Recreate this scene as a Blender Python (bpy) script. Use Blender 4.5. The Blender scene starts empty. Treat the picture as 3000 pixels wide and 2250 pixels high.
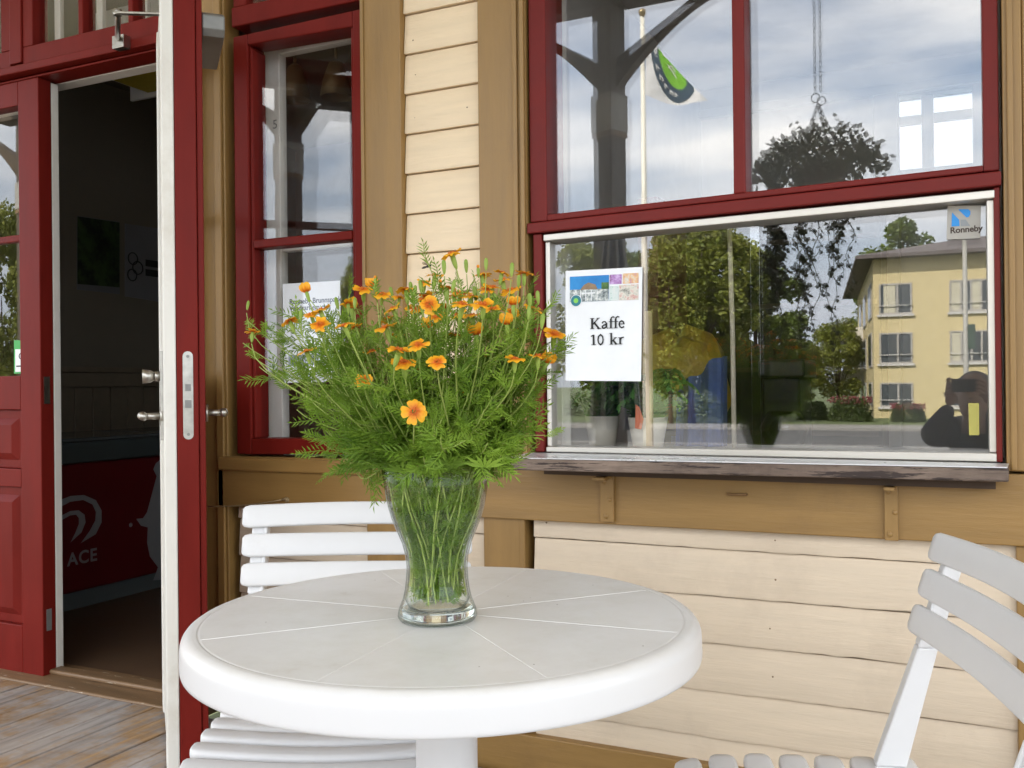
import bpy, bmesh, math, random
from mathutils import Vector, Matrix, Quaternion
rad = math.radians
random.seed(11)
SC = bpy.context.scene
COL = SC.collection

# ------------------------------------------------------------------ survey of the photograph
CAM = Vector((0, -2.27, 1.0)); FPX = 2767.0
_y, _p, _r = rad(25.5), rad(0.13), rad(-0.6)
FW = Vector((-math.sin(_y)*math.cos(_p), math.cos(_y)*math.cos(_p), math.sin(_p)))
_R0 = Vector((math.cos(_y), math.sin(_y), 0)); _U0 = _R0.cross(FW)
RT = math.cos(_r)*_R0 + math.sin(_r)*_U0
UP = -math.sin(_r)*_R0 + math.cos(_r)*_U0
def ray(x, y): return FW + RT*((x-1500)/FPX) - UP*((y-1125)/FPX)
def P(x, y, Y=0.0):                       # point of the upright plane Y seen at photo pixel x, y
    d = ray(x, y); return CAM + d*((Y-CAM.y)/d.y)
def G(x, y, z=0.0):                       # point of the level plane z
    d = ray(x, y); return CAM + d*((z-CAM.z)/d.z)
def D(x, y, dep): return CAM + ray(x, y)*dep
GLASS_Y = 0.03
def M(x, y, n):                           # real place of a thing seen mirrored in the window, n metres from camera via the glass
    q = P(x, y, CAM.y+n); return Vector((q.x, 2*GLASS_Y-q.y, q.z))

# ------------------------------------------------------------------ materials
def new_mat(name):
    m = bpy.data.materials.new(name); m.use_nodes = True
    nt = m.node_tree; nt.nodes.clear()
    out = nt.nodes.new('ShaderNodeOutputMaterial')
    return m, nt, out
def N(nt, t, **kw):
    n = nt.nodes.new(t)
    for k, v in kw.items():
        if hasattr(n, k): setattr(n, k, v)
        else: n.inputs[k].default_value = v
    return n
def ramp(nt, stops, interp='LINEAR'):
    r = nt.nodes.new('ShaderNodeValToRGB'); r.color_ramp.interpolation = interp
    e = r.color_ramp.elements
    while len(e) < len(stops): e.new(0.5)
    for i, (p, c) in enumerate(stops):
        e[i].position = p; e[i].color = (*c, 1) if len(c) == 3 else c
    return r
def scl(c, k): return tuple(min(1, x*k) for x in c)
def surf(name, col, rough=0.5, var=0.12, scale=(6, 6, 6), nscale=3.0, bump=0.15, bscale=None, bdist=0.002,
         spec=0.5, chips=None, chip_amt=0.66, dirt=None, dirt_amt=0.6, metal=0.0, coat=0.0, chip_scale=9.0):
    m, nt, out = new_mat(name); L = nt.links.new
    b = nt.nodes.new('ShaderNodeBsdfPrincipled')
    b.inputs['Roughness'].default_value = rough; b.inputs['Metallic'].default_value = metal
    b.inputs['Specular IOR Level'].default_value = spec
    if coat: b.inputs['Coat Weight'].default_value = coat; b.inputs['Coat Roughness'].default_value = 0.15
    tc = nt.nodes.new('ShaderNodeTexCoord')
    mp = N(nt, 'ShaderNodeMapping'); mp.inputs['Scale'].default_value = scale
    L(tc.outputs['Object'], mp.inputs['Vector'])
    n1 = N(nt, 'ShaderNodeTexNoise', Scale=nscale, Detail=6.0, Roughness=0.6)
    L(mp.outputs[0], n1.inputs['Vector'])
    r = ramp(nt, [(0.25, scl(col, 1-var)), (0.75, scl(col, 1+var))])
    L(n1.outputs['Fac'], r.inputs[0]); cur = r.outputs[0]
    if dirt:
        n2 = N(nt, 'ShaderNodeTexNoise', Scale=2.3, Detail=7.0, Roughness=0.7)
        L(tc.outputs['Object'], n2.inputs['Vector'])
        r2 = ramp(nt, [(dirt_amt-0.12, (0, 0, 0)), (dirt_amt+0.12, (1, 1, 1))]); L(n2.outputs['Fac'], r2.inputs[0])
        mx = N(nt, 'ShaderNodeMix', data_type='RGBA'); L(r2.outputs[0], mx.inputs[0]); L(cur, mx.inputs[6]); mx.inputs[7].default_value = (*dirt, 1); cur = mx.outputs[2]
    if chips:
        n3 = N(nt, 'ShaderNodeTexNoise', Scale=chip_scale, Detail=9.0, Roughness=0.72)
        mp3 = N(nt, 'ShaderNodeMapping'); mp3.inputs['Scale'].default_value = scale; mp3.inputs['Location'].default_value = (3.1, 1.7, .4)
        L(tc.outputs['Object'], mp3.inputs['Vector']); L(mp3.outputs[0], n3.inputs['Vector'])
        r3 = ramp(nt, [(chip_amt, (0, 0, 0)), (chip_amt+0.025, (1, 1, 1))]); L(n3.outputs['Fac'], r3.inputs[0])
        mx = N(nt, 'ShaderNodeMix', data_type='RGBA'); L(r3.outputs[0], mx.inputs[0]); L(cur, mx.inputs[6]); mx.inputs[7].default_value = (*chips, 1); cur = mx.outputs[2]
    L(cur, b.inputs['Base Color'])
    if bump:
        n4 = N(nt, 'ShaderNodeTexNoise', Scale=(bscale or 14.0), Detail=8.0, Roughness=0.65)
        L(mp.outputs[0], n4.inputs['Vector'])
        bp = N(nt, 'ShaderNodeBump', Strength=bump, Distance=bdist); L(n4.outputs['Fac'], bp.inputs['Height'])
        L(bp.outputs[0], b.inputs['Normal'])
        rr = N(nt, 'ShaderNodeMapRange'); rr.inputs[3].default_value = max(0.02, rough-0.1); rr.inputs[4].default_value = min(1, rough+0.12)
        L(n1.outputs['Fac'], rr.inputs[0]); L(rr.outputs[0], b.inputs['Roughness'])
    L(b.outputs[0], out.inputs[0])
    return m
def plain(name, col, rough=0.6, metal=0.0, spec=0.5, var=0.05):
    return surf(name, col, rough, var, (3, 3, 3), 4.0, 0.05, 20.0, 0.0008, spec=spec, metal=metal)
def leafy(name, c1, c2, trans=0.35, rough=0.5, scale=14.0):
    m, nt, out = new_mat(name); L = nt.links.new
    tc = nt.nodes.new('ShaderNodeTexCoord')
    n = N(nt, 'ShaderNodeTexNoise', Scale=scale, Detail=3.0); L(tc.outputs['Object'], n.inputs['Vector'])
    r = ramp(nt, [(0.3, c1), (0.7, c2)]); L(n.outputs['Fac'], r.inputs[0])
    b = nt.nodes.new('ShaderNodeBsdfPrincipled'); b.inputs['Roughness'].default_value = rough
    b.inputs['Specular IOR Level'].default_value = 0.3
    t = nt.nodes.new('ShaderNodeBsdfTranslucent'); mx = N(nt, 'ShaderNodeMixShader'); mx.inputs[0].default_value = trans
    L(r.outputs[0], b.inputs['Base Color']); L(r.outputs[0], t.inputs['Color'])
    L(b.outputs[0], mx.inputs[1]); L(t.outputs[0], mx.inputs[2]); L(mx.outputs[0], out.inputs[0])
    return m
def sheet_glass(name, f0=0.043, tint=(1, 1, 1), wave=0.0, wscale=3.0, edge=None):
    m, nt, out = new_mat(name); L = nt.links.new
    lw = N(nt, 'ShaderNodeLayerWeight', Blend=0.5)
    pw = N(nt, 'ShaderNodeMath', operation='POWER'); L(lw.outputs['Facing'], pw.inputs[0]); pw.inputs[1].default_value = 5
    mr = N(nt, 'ShaderNodeMapRange'); mr.inputs[3].default_value = f0; mr.inputs[4].default_value = 1.0; L(pw.outputs[0], mr.inputs[0])
    t = nt.nodes.new('ShaderNodeBsdfTransparent'); t.inputs[0].default_value = (*tint, 1)
    if edge:
        er = ramp(nt, [(0.55, tint), (0.97, edge)]); L(lw.outputs['Facing'], er.inputs[0]); L(er.outputs[0], t.inputs[0])
    g = nt.nodes.new('ShaderNodeBsdfGlossy'); g.inputs['Roughness'].default_value = 0.0
    if wave:
        tc = nt.nodes.new('ShaderNodeTexCoord')
        n = N(nt, 'ShaderNodeTexNoise', Scale=wscale, Detail=1.0); L(tc.outputs['Object'], n.inputs['Vector'])
        bp = N(nt, 'ShaderNodeBump', Strength=1.0, Distance=wave); L(n.outputs['Fac'], bp.inputs['Height']); L(bp.outputs[0], g.inputs['Normal'])
    mx = nt.nodes.new('ShaderNodeMixShader'); L(mr.outputs[0], mx.inputs[0]); L(t.outputs[0], mx.inputs[1]); L(g.outputs[0], mx.inputs[2])
    L(mx.outputs[0], out.inputs[0])
    return m

RED = surf('red_paint', (0.155, 0.013, 0.009), 0.38, 0.16, (5, 5, 1.2), 2.5, 0.22, 12.0, 0.0016, spec=0.10, chips=(0.36, 0.17, 0.09), chip_amt=0.745, chip_scale=12)
RED_WIN = surf('red_window_paint', (0.155, 0.017, 0.014), 0.40, 0.12, (4, 4, 4), 2.5, 0.12, 16.0, 0.0015, spec=0.16)
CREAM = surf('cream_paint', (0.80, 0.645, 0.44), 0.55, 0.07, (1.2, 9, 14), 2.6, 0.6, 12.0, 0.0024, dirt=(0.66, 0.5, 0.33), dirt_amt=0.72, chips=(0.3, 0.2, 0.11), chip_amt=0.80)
OCHRE = surf('ochre_paint', (0.285, 0.165, 0.050), 0.42, 0.15, (9, 9, 0.9), 2.4, 0.4, 14.0, 0.0022, chips=(0.2, 0.115, 0.04), chip_amt=0.70, chip_scale=6, dirt=(0.22, 0.125, 0.042), dirt_amt=0.66)
OCHRE_H = surf('ochre_paint_level', (0.285, 0.165, 0.050), 0.42, 0.15, (0.9, 9, 9), 2.4, 0.4, 14.0, 0.0022, chips=(0.2, 0.115, 0.04), chip_amt=0.70, chip_scale=6, dirt=(0.22, 0.125, 0.042), dirt_amt=0.66)
WHITE_PAINT = surf('white_wood_paint', (0.74, 0.72, 0.66), 0.45, 0.06, (6, 6, 1.2), 2.6, 0.3, 12.0, 0.002, dirt=(0.55, 0.5, 0.42), dirt_amt=0.68, chips=(0.33, 0.22, 0.13), chip_amt=0.755, chip_scale=11)
PLASTIC = surf('white_plastic', (0.67, 0.67, 0.675), 0.36, 0.03, (3, 3, 3), 3.0, 0.08, 60.0, 0.0005, dirt=(0.56, 0.54, 0.51), dirt_amt=0.66)
ALU = surf('bare_aluminium', (0.60, 0.57, 0.52), 0.42, 0.05, (2, 20, 20), 4.0, 0.06, 30.0, 0.0004, metal=0.75)
STEEL = surf('worn_steel', (0.42, 0.40, 0.36), 0.32, 0.2, (10, 10, 10), 4.0, 0.08, 30.0, 0.0005, metal=1.0)
DARKSTEEL = surf('grey_cast_metal', (0.22, 0.22, 0.21), 0.45, 0.12, (10, 10, 10), 4.0, 0.08, 30.0, 0.0006, metal=0.3)
DKWOOD = surf('stained_porch_wood', (0.10, 0.072, 0.043), 0.55, 0.25, (14, 14, 1.5), 2.0, 0.3, 12.0, 0.002)
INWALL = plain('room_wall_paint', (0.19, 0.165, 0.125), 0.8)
INWHITE = plain('white_room_paint', (0.78, 0.78, 0.77), 0.7)
BLACK = plain('black_print', (0.02, 0.02, 0.02), 0.7)
PAPER = plain('white_paper', (0.84, 0.86, 0.88), 0.75)
GLASS = sheet_glass('window_glass', 0.088)
OLDGLASS = sheet_glass('old_window_glass', 0.075, wave=0.00006, wscale=9.0)
THINGLASS = sheet_glass('second_pane_glass', 0.035)

# ------------------------------------------------------------------ mesh builder
class MB:
    def __init__(s, xf=None): s.bm = bmesh.new(); s.xf = xf
    def v(s, p):
        p = Vector(p)
        return s.bm.verts.new(s.xf(p) if s.xf else p)
    def face(s, pts, mi=0):
        try: f = s.bm.faces.new([s.v(p) for p in pts]); f.material_index = mi; return f
        except ValueError: return None
    def hexa(s, a, b, mi=0):              # two matching quads a (front), b (back)
        va = [s.v(p) for p in a]; vb = [s.v(p) for p in b]; n = len(va)
        fs = [s.bm.faces.new(va), s.bm.faces.new(vb[::-1])]
        for i in range(n): fs.append(s.bm.faces.new((va[i], vb[i], vb[(i+1) % n], va[(i+1) % n])))
        for f in fs: f.material_index = mi
    def box(s, x0, x1, y0, y1, z0, z1, mi=0):
        s.hexa([(x0, y0, z0), (x1, y0, z0), (x1, y0, z1), (x0, y0, z1)], [(x0, y1, z0), (x1, y1, z0), (x1, y1, z1), (x0, y1, z1)], mi)
    def prism(s, pts, y0, y1, mi=0):      # outline in X, Z pushed through Y
        s.hexa([(p[0], y0, p[-1]) for p in pts], [(p[0], y1, p[-1]) for p in pts], mi)
    def bar(s, a, b, w, h, up=(0, 0, 1), mi=0):
        a = Vector(a); b = Vector(b); d = (b-a).normalized(); u = Vector(up)
        sd = d.cross(u).normalized(); u = sd.cross(d)
        q = lambda c: [c-sd*w/2-u*h/2, c+sd*w/2-u*h/2, c+sd*w/2+u*h/2, c-sd*w/2+u*h/2]
        s.hexa(q(a), q(b), mi)
    def tube(s, pts, r, n=8, mi=0, cap=True):
        pts = [Vector(p) for p in pts]; rings = []
        rr = r if isinstance(r, (list, tuple)) else [r]*len(pts)
        d0 = (pts[1]-pts[0]).normalized(); u = d0.orthogonal().normalized()
        for i, p in enumerate(pts):
            d = (pts[min(i+1, len(pts)-1)]-pts[max(i-1, 0)]).normalized()
            u = (u - d*u.dot(d)); u = u.normalized() if u.length > 1e-6 else d.orthogonal().normalized()
            w = d.cross(u)
            rings.append([s.v(p+(u*math.cos(2*math.pi*k/n)+w*math.sin(2*math.pi*k/n))*rr[i]) for k in range(n)])
        for i in range(len(pts)-1):
            for k in range(n):
                f = s.bm.faces.new((rings[i][k], rings[i][(k+1) % n], rings[i+1][(k+1) % n], rings[i+1][k])); f.material_index = mi; f.smooth = True
        if cap and n > 2:
            for ring in (rings[0][::-1], rings[-1]):
                f = s.bm.faces.new(ring); f.material_index = mi
    def lathe(s, prof, c=(0, 0, 0), n=48, mi=0, closed=False):
        c = Vector(c); rings = []
        for r, z in prof:
            if r < 1e-6: rings.append([s.v(c+Vector((0, 0, z)))])
            else: rings.append([s.v(c+Vector((r*math.cos(2*math.pi*k/n), r*math.sin(2*math.pi*k/n), z))) for k in range(n)])
        idx = list(range(len(rings)))
        prs = list(zip(idx, idx[1:])) + ([(idx[-1], 0)] if closed else [])
        for i, j in prs:
            a, b = rings[i], rings[j]
            for k in range(n):
                k2 = (k+1) % n
                if len(a) == 1 and len(b) == 1: continue
                if len(a) == 1: f = s.bm.faces.new((a[0], b[k2], b[k]))
                elif len(b) == 1: f = s.bm.faces.new((a[k], a[k2], b[0]))
                else: f = s.bm.faces.new((a[k], a[k2], b[k2], b[k]))
                f.material_index = mi; f.smooth = True
    def ball(s, c, r, sx=1, sy=1, sz=1, n=12, m=8, mi=0):
        s_old = s.xf
        prof = [(r*math.sin(math.pi*i/m), -r*math.cos(math.pi*i/m)) for i in range(m+1)]
        c = Vector(c); f0 = s.xf
        s.xf = (lambda p: (f0(c+Vector((p.x*sx, p.y*sy, p.z*sz))) if f0 else c+Vector((p.x*sx, p.y*sy, p.z*sz))))
        s.lathe(prof, (0, 0, 0), n, mi); s.xf = s_old
    def mesh(s, name, mats, recalc=True):
        if recalc: bmesh.ops.recalc_face_normals(s.bm, faces=s.bm.faces[:])
        me = bpy.data.meshes.new(name); s.bm.to_mesh(me); s.bm.free()
        for m in (mats if isinstance(mats, (list, tuple)) else [mats]): me.materials.append(m)
        return me
    def build(s, name, mats, parent=None, local=False, bevel=0.0, recalc=True, smooth=False, seg=2):
        if parent is not None and not local:
            w = wloc(parent); bmesh.ops.translate(s.bm, verts=s.bm.verts[:], vec=-w)
        me = s.mesh(name, mats, recalc); o = link(name, me, parent)
        if smooth:
            for p in me.polygons: p.use_smooth = True
        if bevel:
            b = o.modifiers.new('edge', 'BEVEL'); b.width = bevel; b.segments = seg; b.limit_method = 'ANGLE'; b.angle_limit = rad(40)
        return o
def wloc(o):
    v = Vector((0, 0, 0))
    while o is not None: v += o.location; o = o.parent
    return v
def link(name, data, parent=None, loc=(0, 0, 0)):
    o = bpy.data.objects.new(name, data); COL.objects.link(o); o.location = loc
    if parent is not None: o.parent = parent
    return o
def thing(name, label, cat, loc=(0, 0, 0), rotz=0.0, group=None):
    o = link(name, None, None, loc); o.rotation_euler = (0, 0, rotz); o.empty_display_size = 0.1
    return tag(o, label, cat, group)
def tag(o, label, cat, group=None):
    o['label'] = label; o['category'] = cat
    if group: o['group'] = group
    return o
def kind(o, k): o['kind'] = k; return o
def copy_tree(o, parent=None):
    c = o.copy(); COL.objects.link(c)
    if parent is not None: c.parent = parent
    for ch in list(o.children): copy_tree(ch, c)
    return c
def text_mesh(txt, size, space=1.0, bold=0.0, align='LEFT'):
    cu = bpy.data.curves.new('lettering', 'FONT'); cu.body = txt; cu.size = size; cu.space_character = space; cu.offset = bold; cu.align_x = align
    cu.extrude = 0.0002; cu.resolution_u = 4
    o = bpy.data.objects.new('lettering', cu); COL.objects.link(o)
    dg = bpy.context.evaluated_depsgraph_get(); dg.update()
    me = bpy.data.meshes.new_from_object(o.evaluated_get(dg))
    bpy.data.objects.remove(o); bpy.data.curves.remove(cu)
    return me
def put_text(name, txt, size, mat, parent, org, ux, uz, **kw):   # lettering on a plane: ux along the line, uz up the letters
    me = text_mesh(txt, size, **kw); ux = Vector(ux).normalized(); uz = Vector(uz).normalized(); nn = ux.cross(uz)
    w = wloc(parent) if parent else Vector((0, 0, 0)); org = Vector(org)-w
    for v in me.vertices: v.co = org + ux*v.co.x + uz*v.co.y + nn*v.co.z
    me.materials.clear(); me.materials.append(mat)
    return link(name, me, parent)

# ------------------------------------------------------------------ the wooden building
house = thing('wooden_building', 'cream and ochre timber building with red painted windows and doors around the porch', 'building', (0, 0, 0))
XL, XR = -6.5, 3.2           # building ends
xA0, xA1 = -2.165, -2.045    # casing beside the door
xB0, xB1 = -1.537, -1.405    # casing right of the tall window
xC0, xC1 = -1.163, -1.022    # casing left of the serving window
xD0 = 0.078
zAP0, zAP1 = 0.655, 0.806
def siding(name, x0, x1, zs, jit, parent, mat=None):
    m = MB(); n = max(2, int((x1-x0)/0.035))
    for k in range(len(zs)-1):
        zb, zt = zs[k], zs[k+1]; off = random.uniform(-0.0012, 0.0012); ph = random.uniform(0, 9)
        rows = []
        for i in range(n+1):
            x = x0+(x1-x0)*i/n
            j = jit*(0.5*math.sin(x*5+ph)+random.uniform(-0.6, 0.6))*(2.2 if random.random() < 0.08 else 1)
            g = 0.0035
            rows.append([m.v((x, 0.012, zb+j)), m.v((x, -0.0085+off, zb+j)), m.v((x, -0.0095+off, zb+0.004+j)), m.v((x, -0.0055+off, zb+(zt-zb)*0.5)),
                         m.v((x, -0.0015+off, zt-g-0.006)), m.v((x, 0.001, zt-g)), m.v((x, 0.012, zt-g))])
        for a, b in zip(rows, rows[1:]):
            for q in range(6):
                f = m.bm.faces.new((a[q], b[q], b[q+1], a[q+1])); f.smooth = q in (2, 3)
    m.box(x0, x1, 0.014, 0.05, zs[0], zs[-1])
    for k in range(len(zs)-1):
        for xn in [x0+0.035+0.58*i for i in range(int((x1-x0)/0.58)+1)]+[x1-0.03]:
            if random.random() < 0.55: m.ball((xn+random.uniform(-.012, .012), -0.0055, zs[k]+(zs[k+1]-zs[k])*random.uniform(0.25, 0.45)), 0.0026, 1, 0.55, 1, 8, 4, 1)
    return m.build(name, [mat or CREAM, NAILM], parent)
NAILM = surf('rusty_nail', (0.22, 0.14, 0.08), 0.7, 0.3)
LOWCREAM = surf('shaded_cream_paint', (0.65, 0.54, 0.405), 0.6, 0.075, (1.2, 9, 14), 2.6, 0.6, 12.0, 0.0024, dirt=(0.54, 0.44, 0.33), dirt_amt=0.62, chips=(0.28, 0.19, 0.11), chip_amt=0.765)  # lower wall's shade put into a darker cream, plus dirt and chips
low = [0.035, 0.149, 0.261, 0.376, 0.490, 0.604, 0.70]
upz = [0.80+0.0]+[0.926+0.112*k for k in range(0, 16)]
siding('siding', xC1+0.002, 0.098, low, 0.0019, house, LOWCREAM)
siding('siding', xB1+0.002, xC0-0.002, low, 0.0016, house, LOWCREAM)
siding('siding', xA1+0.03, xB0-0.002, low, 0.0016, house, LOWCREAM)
siding('siding', xB1+0.002, xC0-0.002, upz, 0.0004, house)
siding('siding', 0.40, XR, low+upz[1:], 0.0012, house)
siding('siding', XL, -4.2, low+upz[1:], 0.0012, house)
# casings
def casing(x0, x1, z0, z1, y=-0.024, strips=()):
    m = MB(); m.box(x0, x1, y, 0.05, z0, z1)
    for a, b, yy in strips: m.box(a, b, yy, y-0.0008, z0+0.002, z1-0.002)
    return m.build('corner_casing', OCHRE, house, bevel=0.003)
ZT = 2.95
casing(xA0, xA1, 0.03, ZT, -0.022, ((xA1-0.034, xA1-0.006, -0.034),))
casing(xB0, xB1, zAP1+0.004, ZT, -0.026, ((xB0+0.001, xB0+0.012, -0.032),))
casing(xC0, xC1, zAP1+0.004, ZT, -0.026, ((xC1-0.036, xC1-0.022, -0.034), (xC1-0.012, xC1, -0.040)))
casing(xB0+0.002, xB1-0.002, 0.09, zAP0-0.002, -0.022)
casing(xC0+0.002, xC1-0.018, 0.09, zAP0-0.002, -0.022, ((xC1-0.034, xC1-0.02, -0.018),))
casing(xD0+0.004, 0.118, zAP1+0.004, ZT, -0.030, ((xD0+0.012, xD0+0.024, -0.038),))
casing(0.119, 0.40, zAP1+0.004, ZT, -0.022)
casing(0.098, 0.40, 0.09, zAP0-0.002, -0.022)
casing(-4.2, -3.62, 0.03, ZT, -0.022)
m = MB()
m.prism([(xA1-0.03, zAP0-0.016), (xB0, zAP0-0.006), (0.40, zAP0), (0.40, zAP1), (xA1-0.03, zAP1-0.012)], -0.034, 0.05)
m.build('apron_board', OCHRE_H, house, bevel=0.003)
m = MB(); m.box(xA1-0.02, xB0, -0.048, -0.0345, 0.752, 0.792); m.build('window_sill', OCHRE_H, house, bevel=0.006)
m = MB(); m.box(xA1-0.0, XR, -0.03, 0.05, -0.05, 0.088); m.build('base_board', OCHRE_H, house, bevel=0.003)
m = MB(); m.box(-4.2, -3.6, -0.03, 0.05, -0.05, 0.028); m.build('base_board', OCHRE_H, house, bevel=0.003)
m = MB(); m.box(XL, XR, -0.04, 0.05, ZT+0.002, 4.2); m.box(XL, XR, -0.055, -0.0405, ZT-0.02, ZT+0.14)
m.build('wall_head', OCHRE_H, house, bevel=0.004)
# shell behind: rooms, roof
m = MB()
def wallbox(*a): m.box(*a)
wallbox(XL, -4.45, 0.051, 0.15, -0.1, 4.2); m.build('outer_wall', CREAM, house); m = MB()
wallbox(XL, XL+0.1, 0.151, 4.4, -0.1, 4.2)
m.build('outer_wall', CREAM, house); m = MB(); wallbox(0.40, XR-0.101, 0.051, 0.099, -0.1, 4.2)
m.build('outer_wall', CREAM, house)
m = MB(); m.hexa([(XL-0.5, -0.05, 4.21), (XL-0.5, 2.2, 5.9), (XL-0.5, 4.9, 4.21), (XL-0.5, 4.9, 4.1), (XL-0.5, -0.05, 4.1)],
                 [(XR+0.5, -0.05, 4.21), (XR+0.5, 2.2, 5.9), (XR+0.5, 4.9, 4.21), (XR+0.5, 4.9, 4.1), (XR+0.5, -0.05, 4.1)])
m.build('roof', plain('roof_tiles', (0.2, 0.07, 0.045), 0.8), house)
FARY = 3.3; CEIL = 2.75
PART = -1.45
m = MB()                                    # dark entrance room
m.box(-4.5, -4.4, 0.151, FARY, 0.0, CEIL); m.box(PART-0.10, PART-0.02, 0.10, FARY, 0.0, CEIL)
m.box(-4.5, PART-0.021, FARY+0.001, FARY+0.1, 0.0, CEIL)
m.box(-4.5, PART-0.021, 0.06, FARY+0.1, CEIL+0.001, CEIL+0.06)
m.build('room_wall', INWALL, house)
m = MB(); n = 26
for i in range(n):                          # beadboard on the room's left wall
    y0 = 0.16+i*(FARY-0.17)/n; y1 = 0.16+(i+1)*(FARY-0.17)/n
    m.box(-4.399, -4.385, y0+0.003, y1-0.003, 0.1, 1.02)
m.box(-4.399, -4.365, 0.16, FARY, 1.021, 1.10); m.box(-4.399, -4.35, 0.16, FARY, 1.101, 1.13); m.box(-4.399, -4.375, 0.16, FARY, 0.03, 0.099)
m.build('wainscot', surf('brown_panelling', (0.2, 0.16, 0.11), 0.5, 0.1), house, bevel=0.002)
m = MB(); m.box(-4.5, PART-0.02, 0.14, FARY+0.1, -0.06, 0.0)
m.build('room_floor', surf('brown_linoleum', (0.12, 0.07, 0.04), 0.5, 0.2, (1, 1, 1), 5.0, 0.05), house)
# kiosk room with a window in its far wall
wx0, wx1 = P(2632, 400, FARY).x, P(2850, 400, FARY).x
wz1, wz0 = P(2740, 272, FARY).z, P(2740, 490, FARY).z
m = MB()
m.box(PART-0.019, PART+0.06, 0.10, FARY, 0.0, CEIL); m.box(1.6, 1.7, 0.10, FARY+0.1, 0.0, CEIL)
m.box(PART-0.019, wx0, FARY+0.001, FARY+0.1, 0.0, CEIL); m.box(wx1, 0.42, FARY+0.001, FARY+0.1, 0.0, CEIL); m.box(0.42, 1.6, FARY+0.001, FARY+0.1, 0.0, CEIL)
m.box(wx0, wx1, FARY+0.001, FARY+0.1, 0.0, wz0); m.box(wx0, wx1, FARY+0.001, FARY+0.1, wz1, CEIL)
m.box(PART-0.019, 1.7, 0.06, FARY+0.1, CEIL+0.001, CEIL+0.06)
zc = P(2600, 330, FARY).z
m.build('kiosk_wall', INWHITE, house)
m = MB(); m.box(PART+0.061, 1.599, FARY-0.05, FARY-0.001, CEIL-0.18, CEIL-0.13); m.box(PART+0.061, 1.599, FARY-0.03, FARY-0.001, CEIL-0.129, CEIL-0.02)
m.build('cornice', INWHITE, house, bevel=0.005)
m = MB(); m.box(PART-0.019, 1.7, 0.14, FARY+0.1, -0.06, 0.0); m.build('kiosk_floor', plain('brown_lino', (0.16, 0.12, 0.09), 0.5), house)
m = MB(); fw = 0.05
m.box(wx0-0.09, wx0, FARY-0.02, FARY+0.0, wz0-0.09, wz1+0.09); m.box(wx1, wx1+0.09, FARY-0.02, FARY, wz0-0.09, wz1+0.09)
m.box(wx0, wx1, FARY-0.02, FARY, wz1, wz1+0.09); m.box(wx0, wx1, FARY-0.02, FARY, wz0-0.09, wz0)
xm = wx0+(wx1-wx0)*0.40; zm = wz1-(wz1-wz0)*0.31
m.box(xm-0.03, xm+0.03, FARY+0.02, FARY+0.06, wz0, wz1); m.box(wx0, xm-0.03, FARY+0.025, FARY+0.06, zm-0.025, zm+0.025); m.box(xm+0.03, wx1, FARY+0.025, FARY+0.06, zm-0.025, zm+0.025)
bw = m.build('window', INWHITE, house, bevel=0.004)
m = MB(); m.box(wx0, wx1, FARY+0.064, FARY+0.068, wz0, wz1); m.build('pane', sheet_glass('dimming_far_pane', 0.04, (0.36, 0.37, 0.38)), bw)  # grey tint put in to dim the bright sky behind this window
# white post inside, close behind the panes (seen as a bright upright band)
m = MB(); q0, q1 = P(2562, 900, FARY-0.12), P(2638, 900, FARY-0.12)
m.box(q0.x, q1.x, FARY-0.10, FARY-0.001, 0.0, CEIL-0.19); m.build('room_post', INWHITE, house, bevel=0.01)

# --- serving window: red frame, fixed lights above, sliding aluminium window below
def quad(*px, Y=0.0): return [P(x, y, Y) for x, y in px]
FY = -0.02
m = MB()
tlx, trx = 1551, 2926
def X(px, py=600, Y=FY): return P(px, py, Y).x
def Z(px, py, Y=FY): return P(px, py, Y).z
xl0, xl1 = X(1553), X(1601, 500); xr0, xr1 = X(2880, 400), X(2927, 400)
gL, gR = Z(1558, 656), Z(2928, 504)          # groove between the two rails
cbL, cbR = Z(1559, 686), Z(2928, 546)
utL, utR = Z(1602, 629), Z(2878, 484)
zb = 0.828
mx0, mx1 = X(2148, 400), X(2184, 400)
zmid = utL+(utR-utL)*(mx0-xl1)/(xr0-xl1)
m.bm.free(); sw = link('serving_window', None, house)
for (a_, b_, y_, c_, d_) in ((xl0, xl1, FY, gL+0.004, ZT), (xr0, xr1, FY, gR+0.004, ZT), (xl0+0.008, X(1590, 900), FY-0.002, zb, cbL-0.001), (X(2914, 900), xr1, FY-0.002, zb, cbR-0.001)):
    m = MB(); m.box(a_, b_, y_, 0.10, c_, d_); m.build('jamb', RED_WIN, sw, bevel=0.003)
m = MB(); m.prism([(xl1, utL), (xl1, gL+0.004), (xr0, gR+0.004), (xr0, utR)][::-1], FY-0.001, 0.08)
m.prism([(xl0-0.004, cbL), (xl0-0.004, gL), (xr1+0.003, gR), (xr1+0.003, cbR)][::-1], FY-0.014, 0.08)
m.build('cross_rail', RED_WIN, sw, bevel=0.003)
m = MB(); m.box(mx0, mx1, FY-0.004, 0.05, zmid-0.002, ZT); m.build('mullion', RED_WIN, sw, bevel=0.004)
for a, b, za, zbb in ((xl1, mx0, utL, zmid), (mx1, xr0, zmid, utR)):
    m = MB(); m.prism([(a-0.005, za-0.01), (b+0.005, zbb-0.01), (b+0.005, ZT), (a-0.005, ZT)], 0.018, 0.022); m.build('pane', GLASS, sw)
    m = MB(); m.prism([(a-0.005, za-0.01), (b+0.005, zbb-0.01), (b+0.005, ZT), (a-0.005, ZT)], 0.062, 0.066); m.build('pane', THINGLASS, sw)
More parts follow.
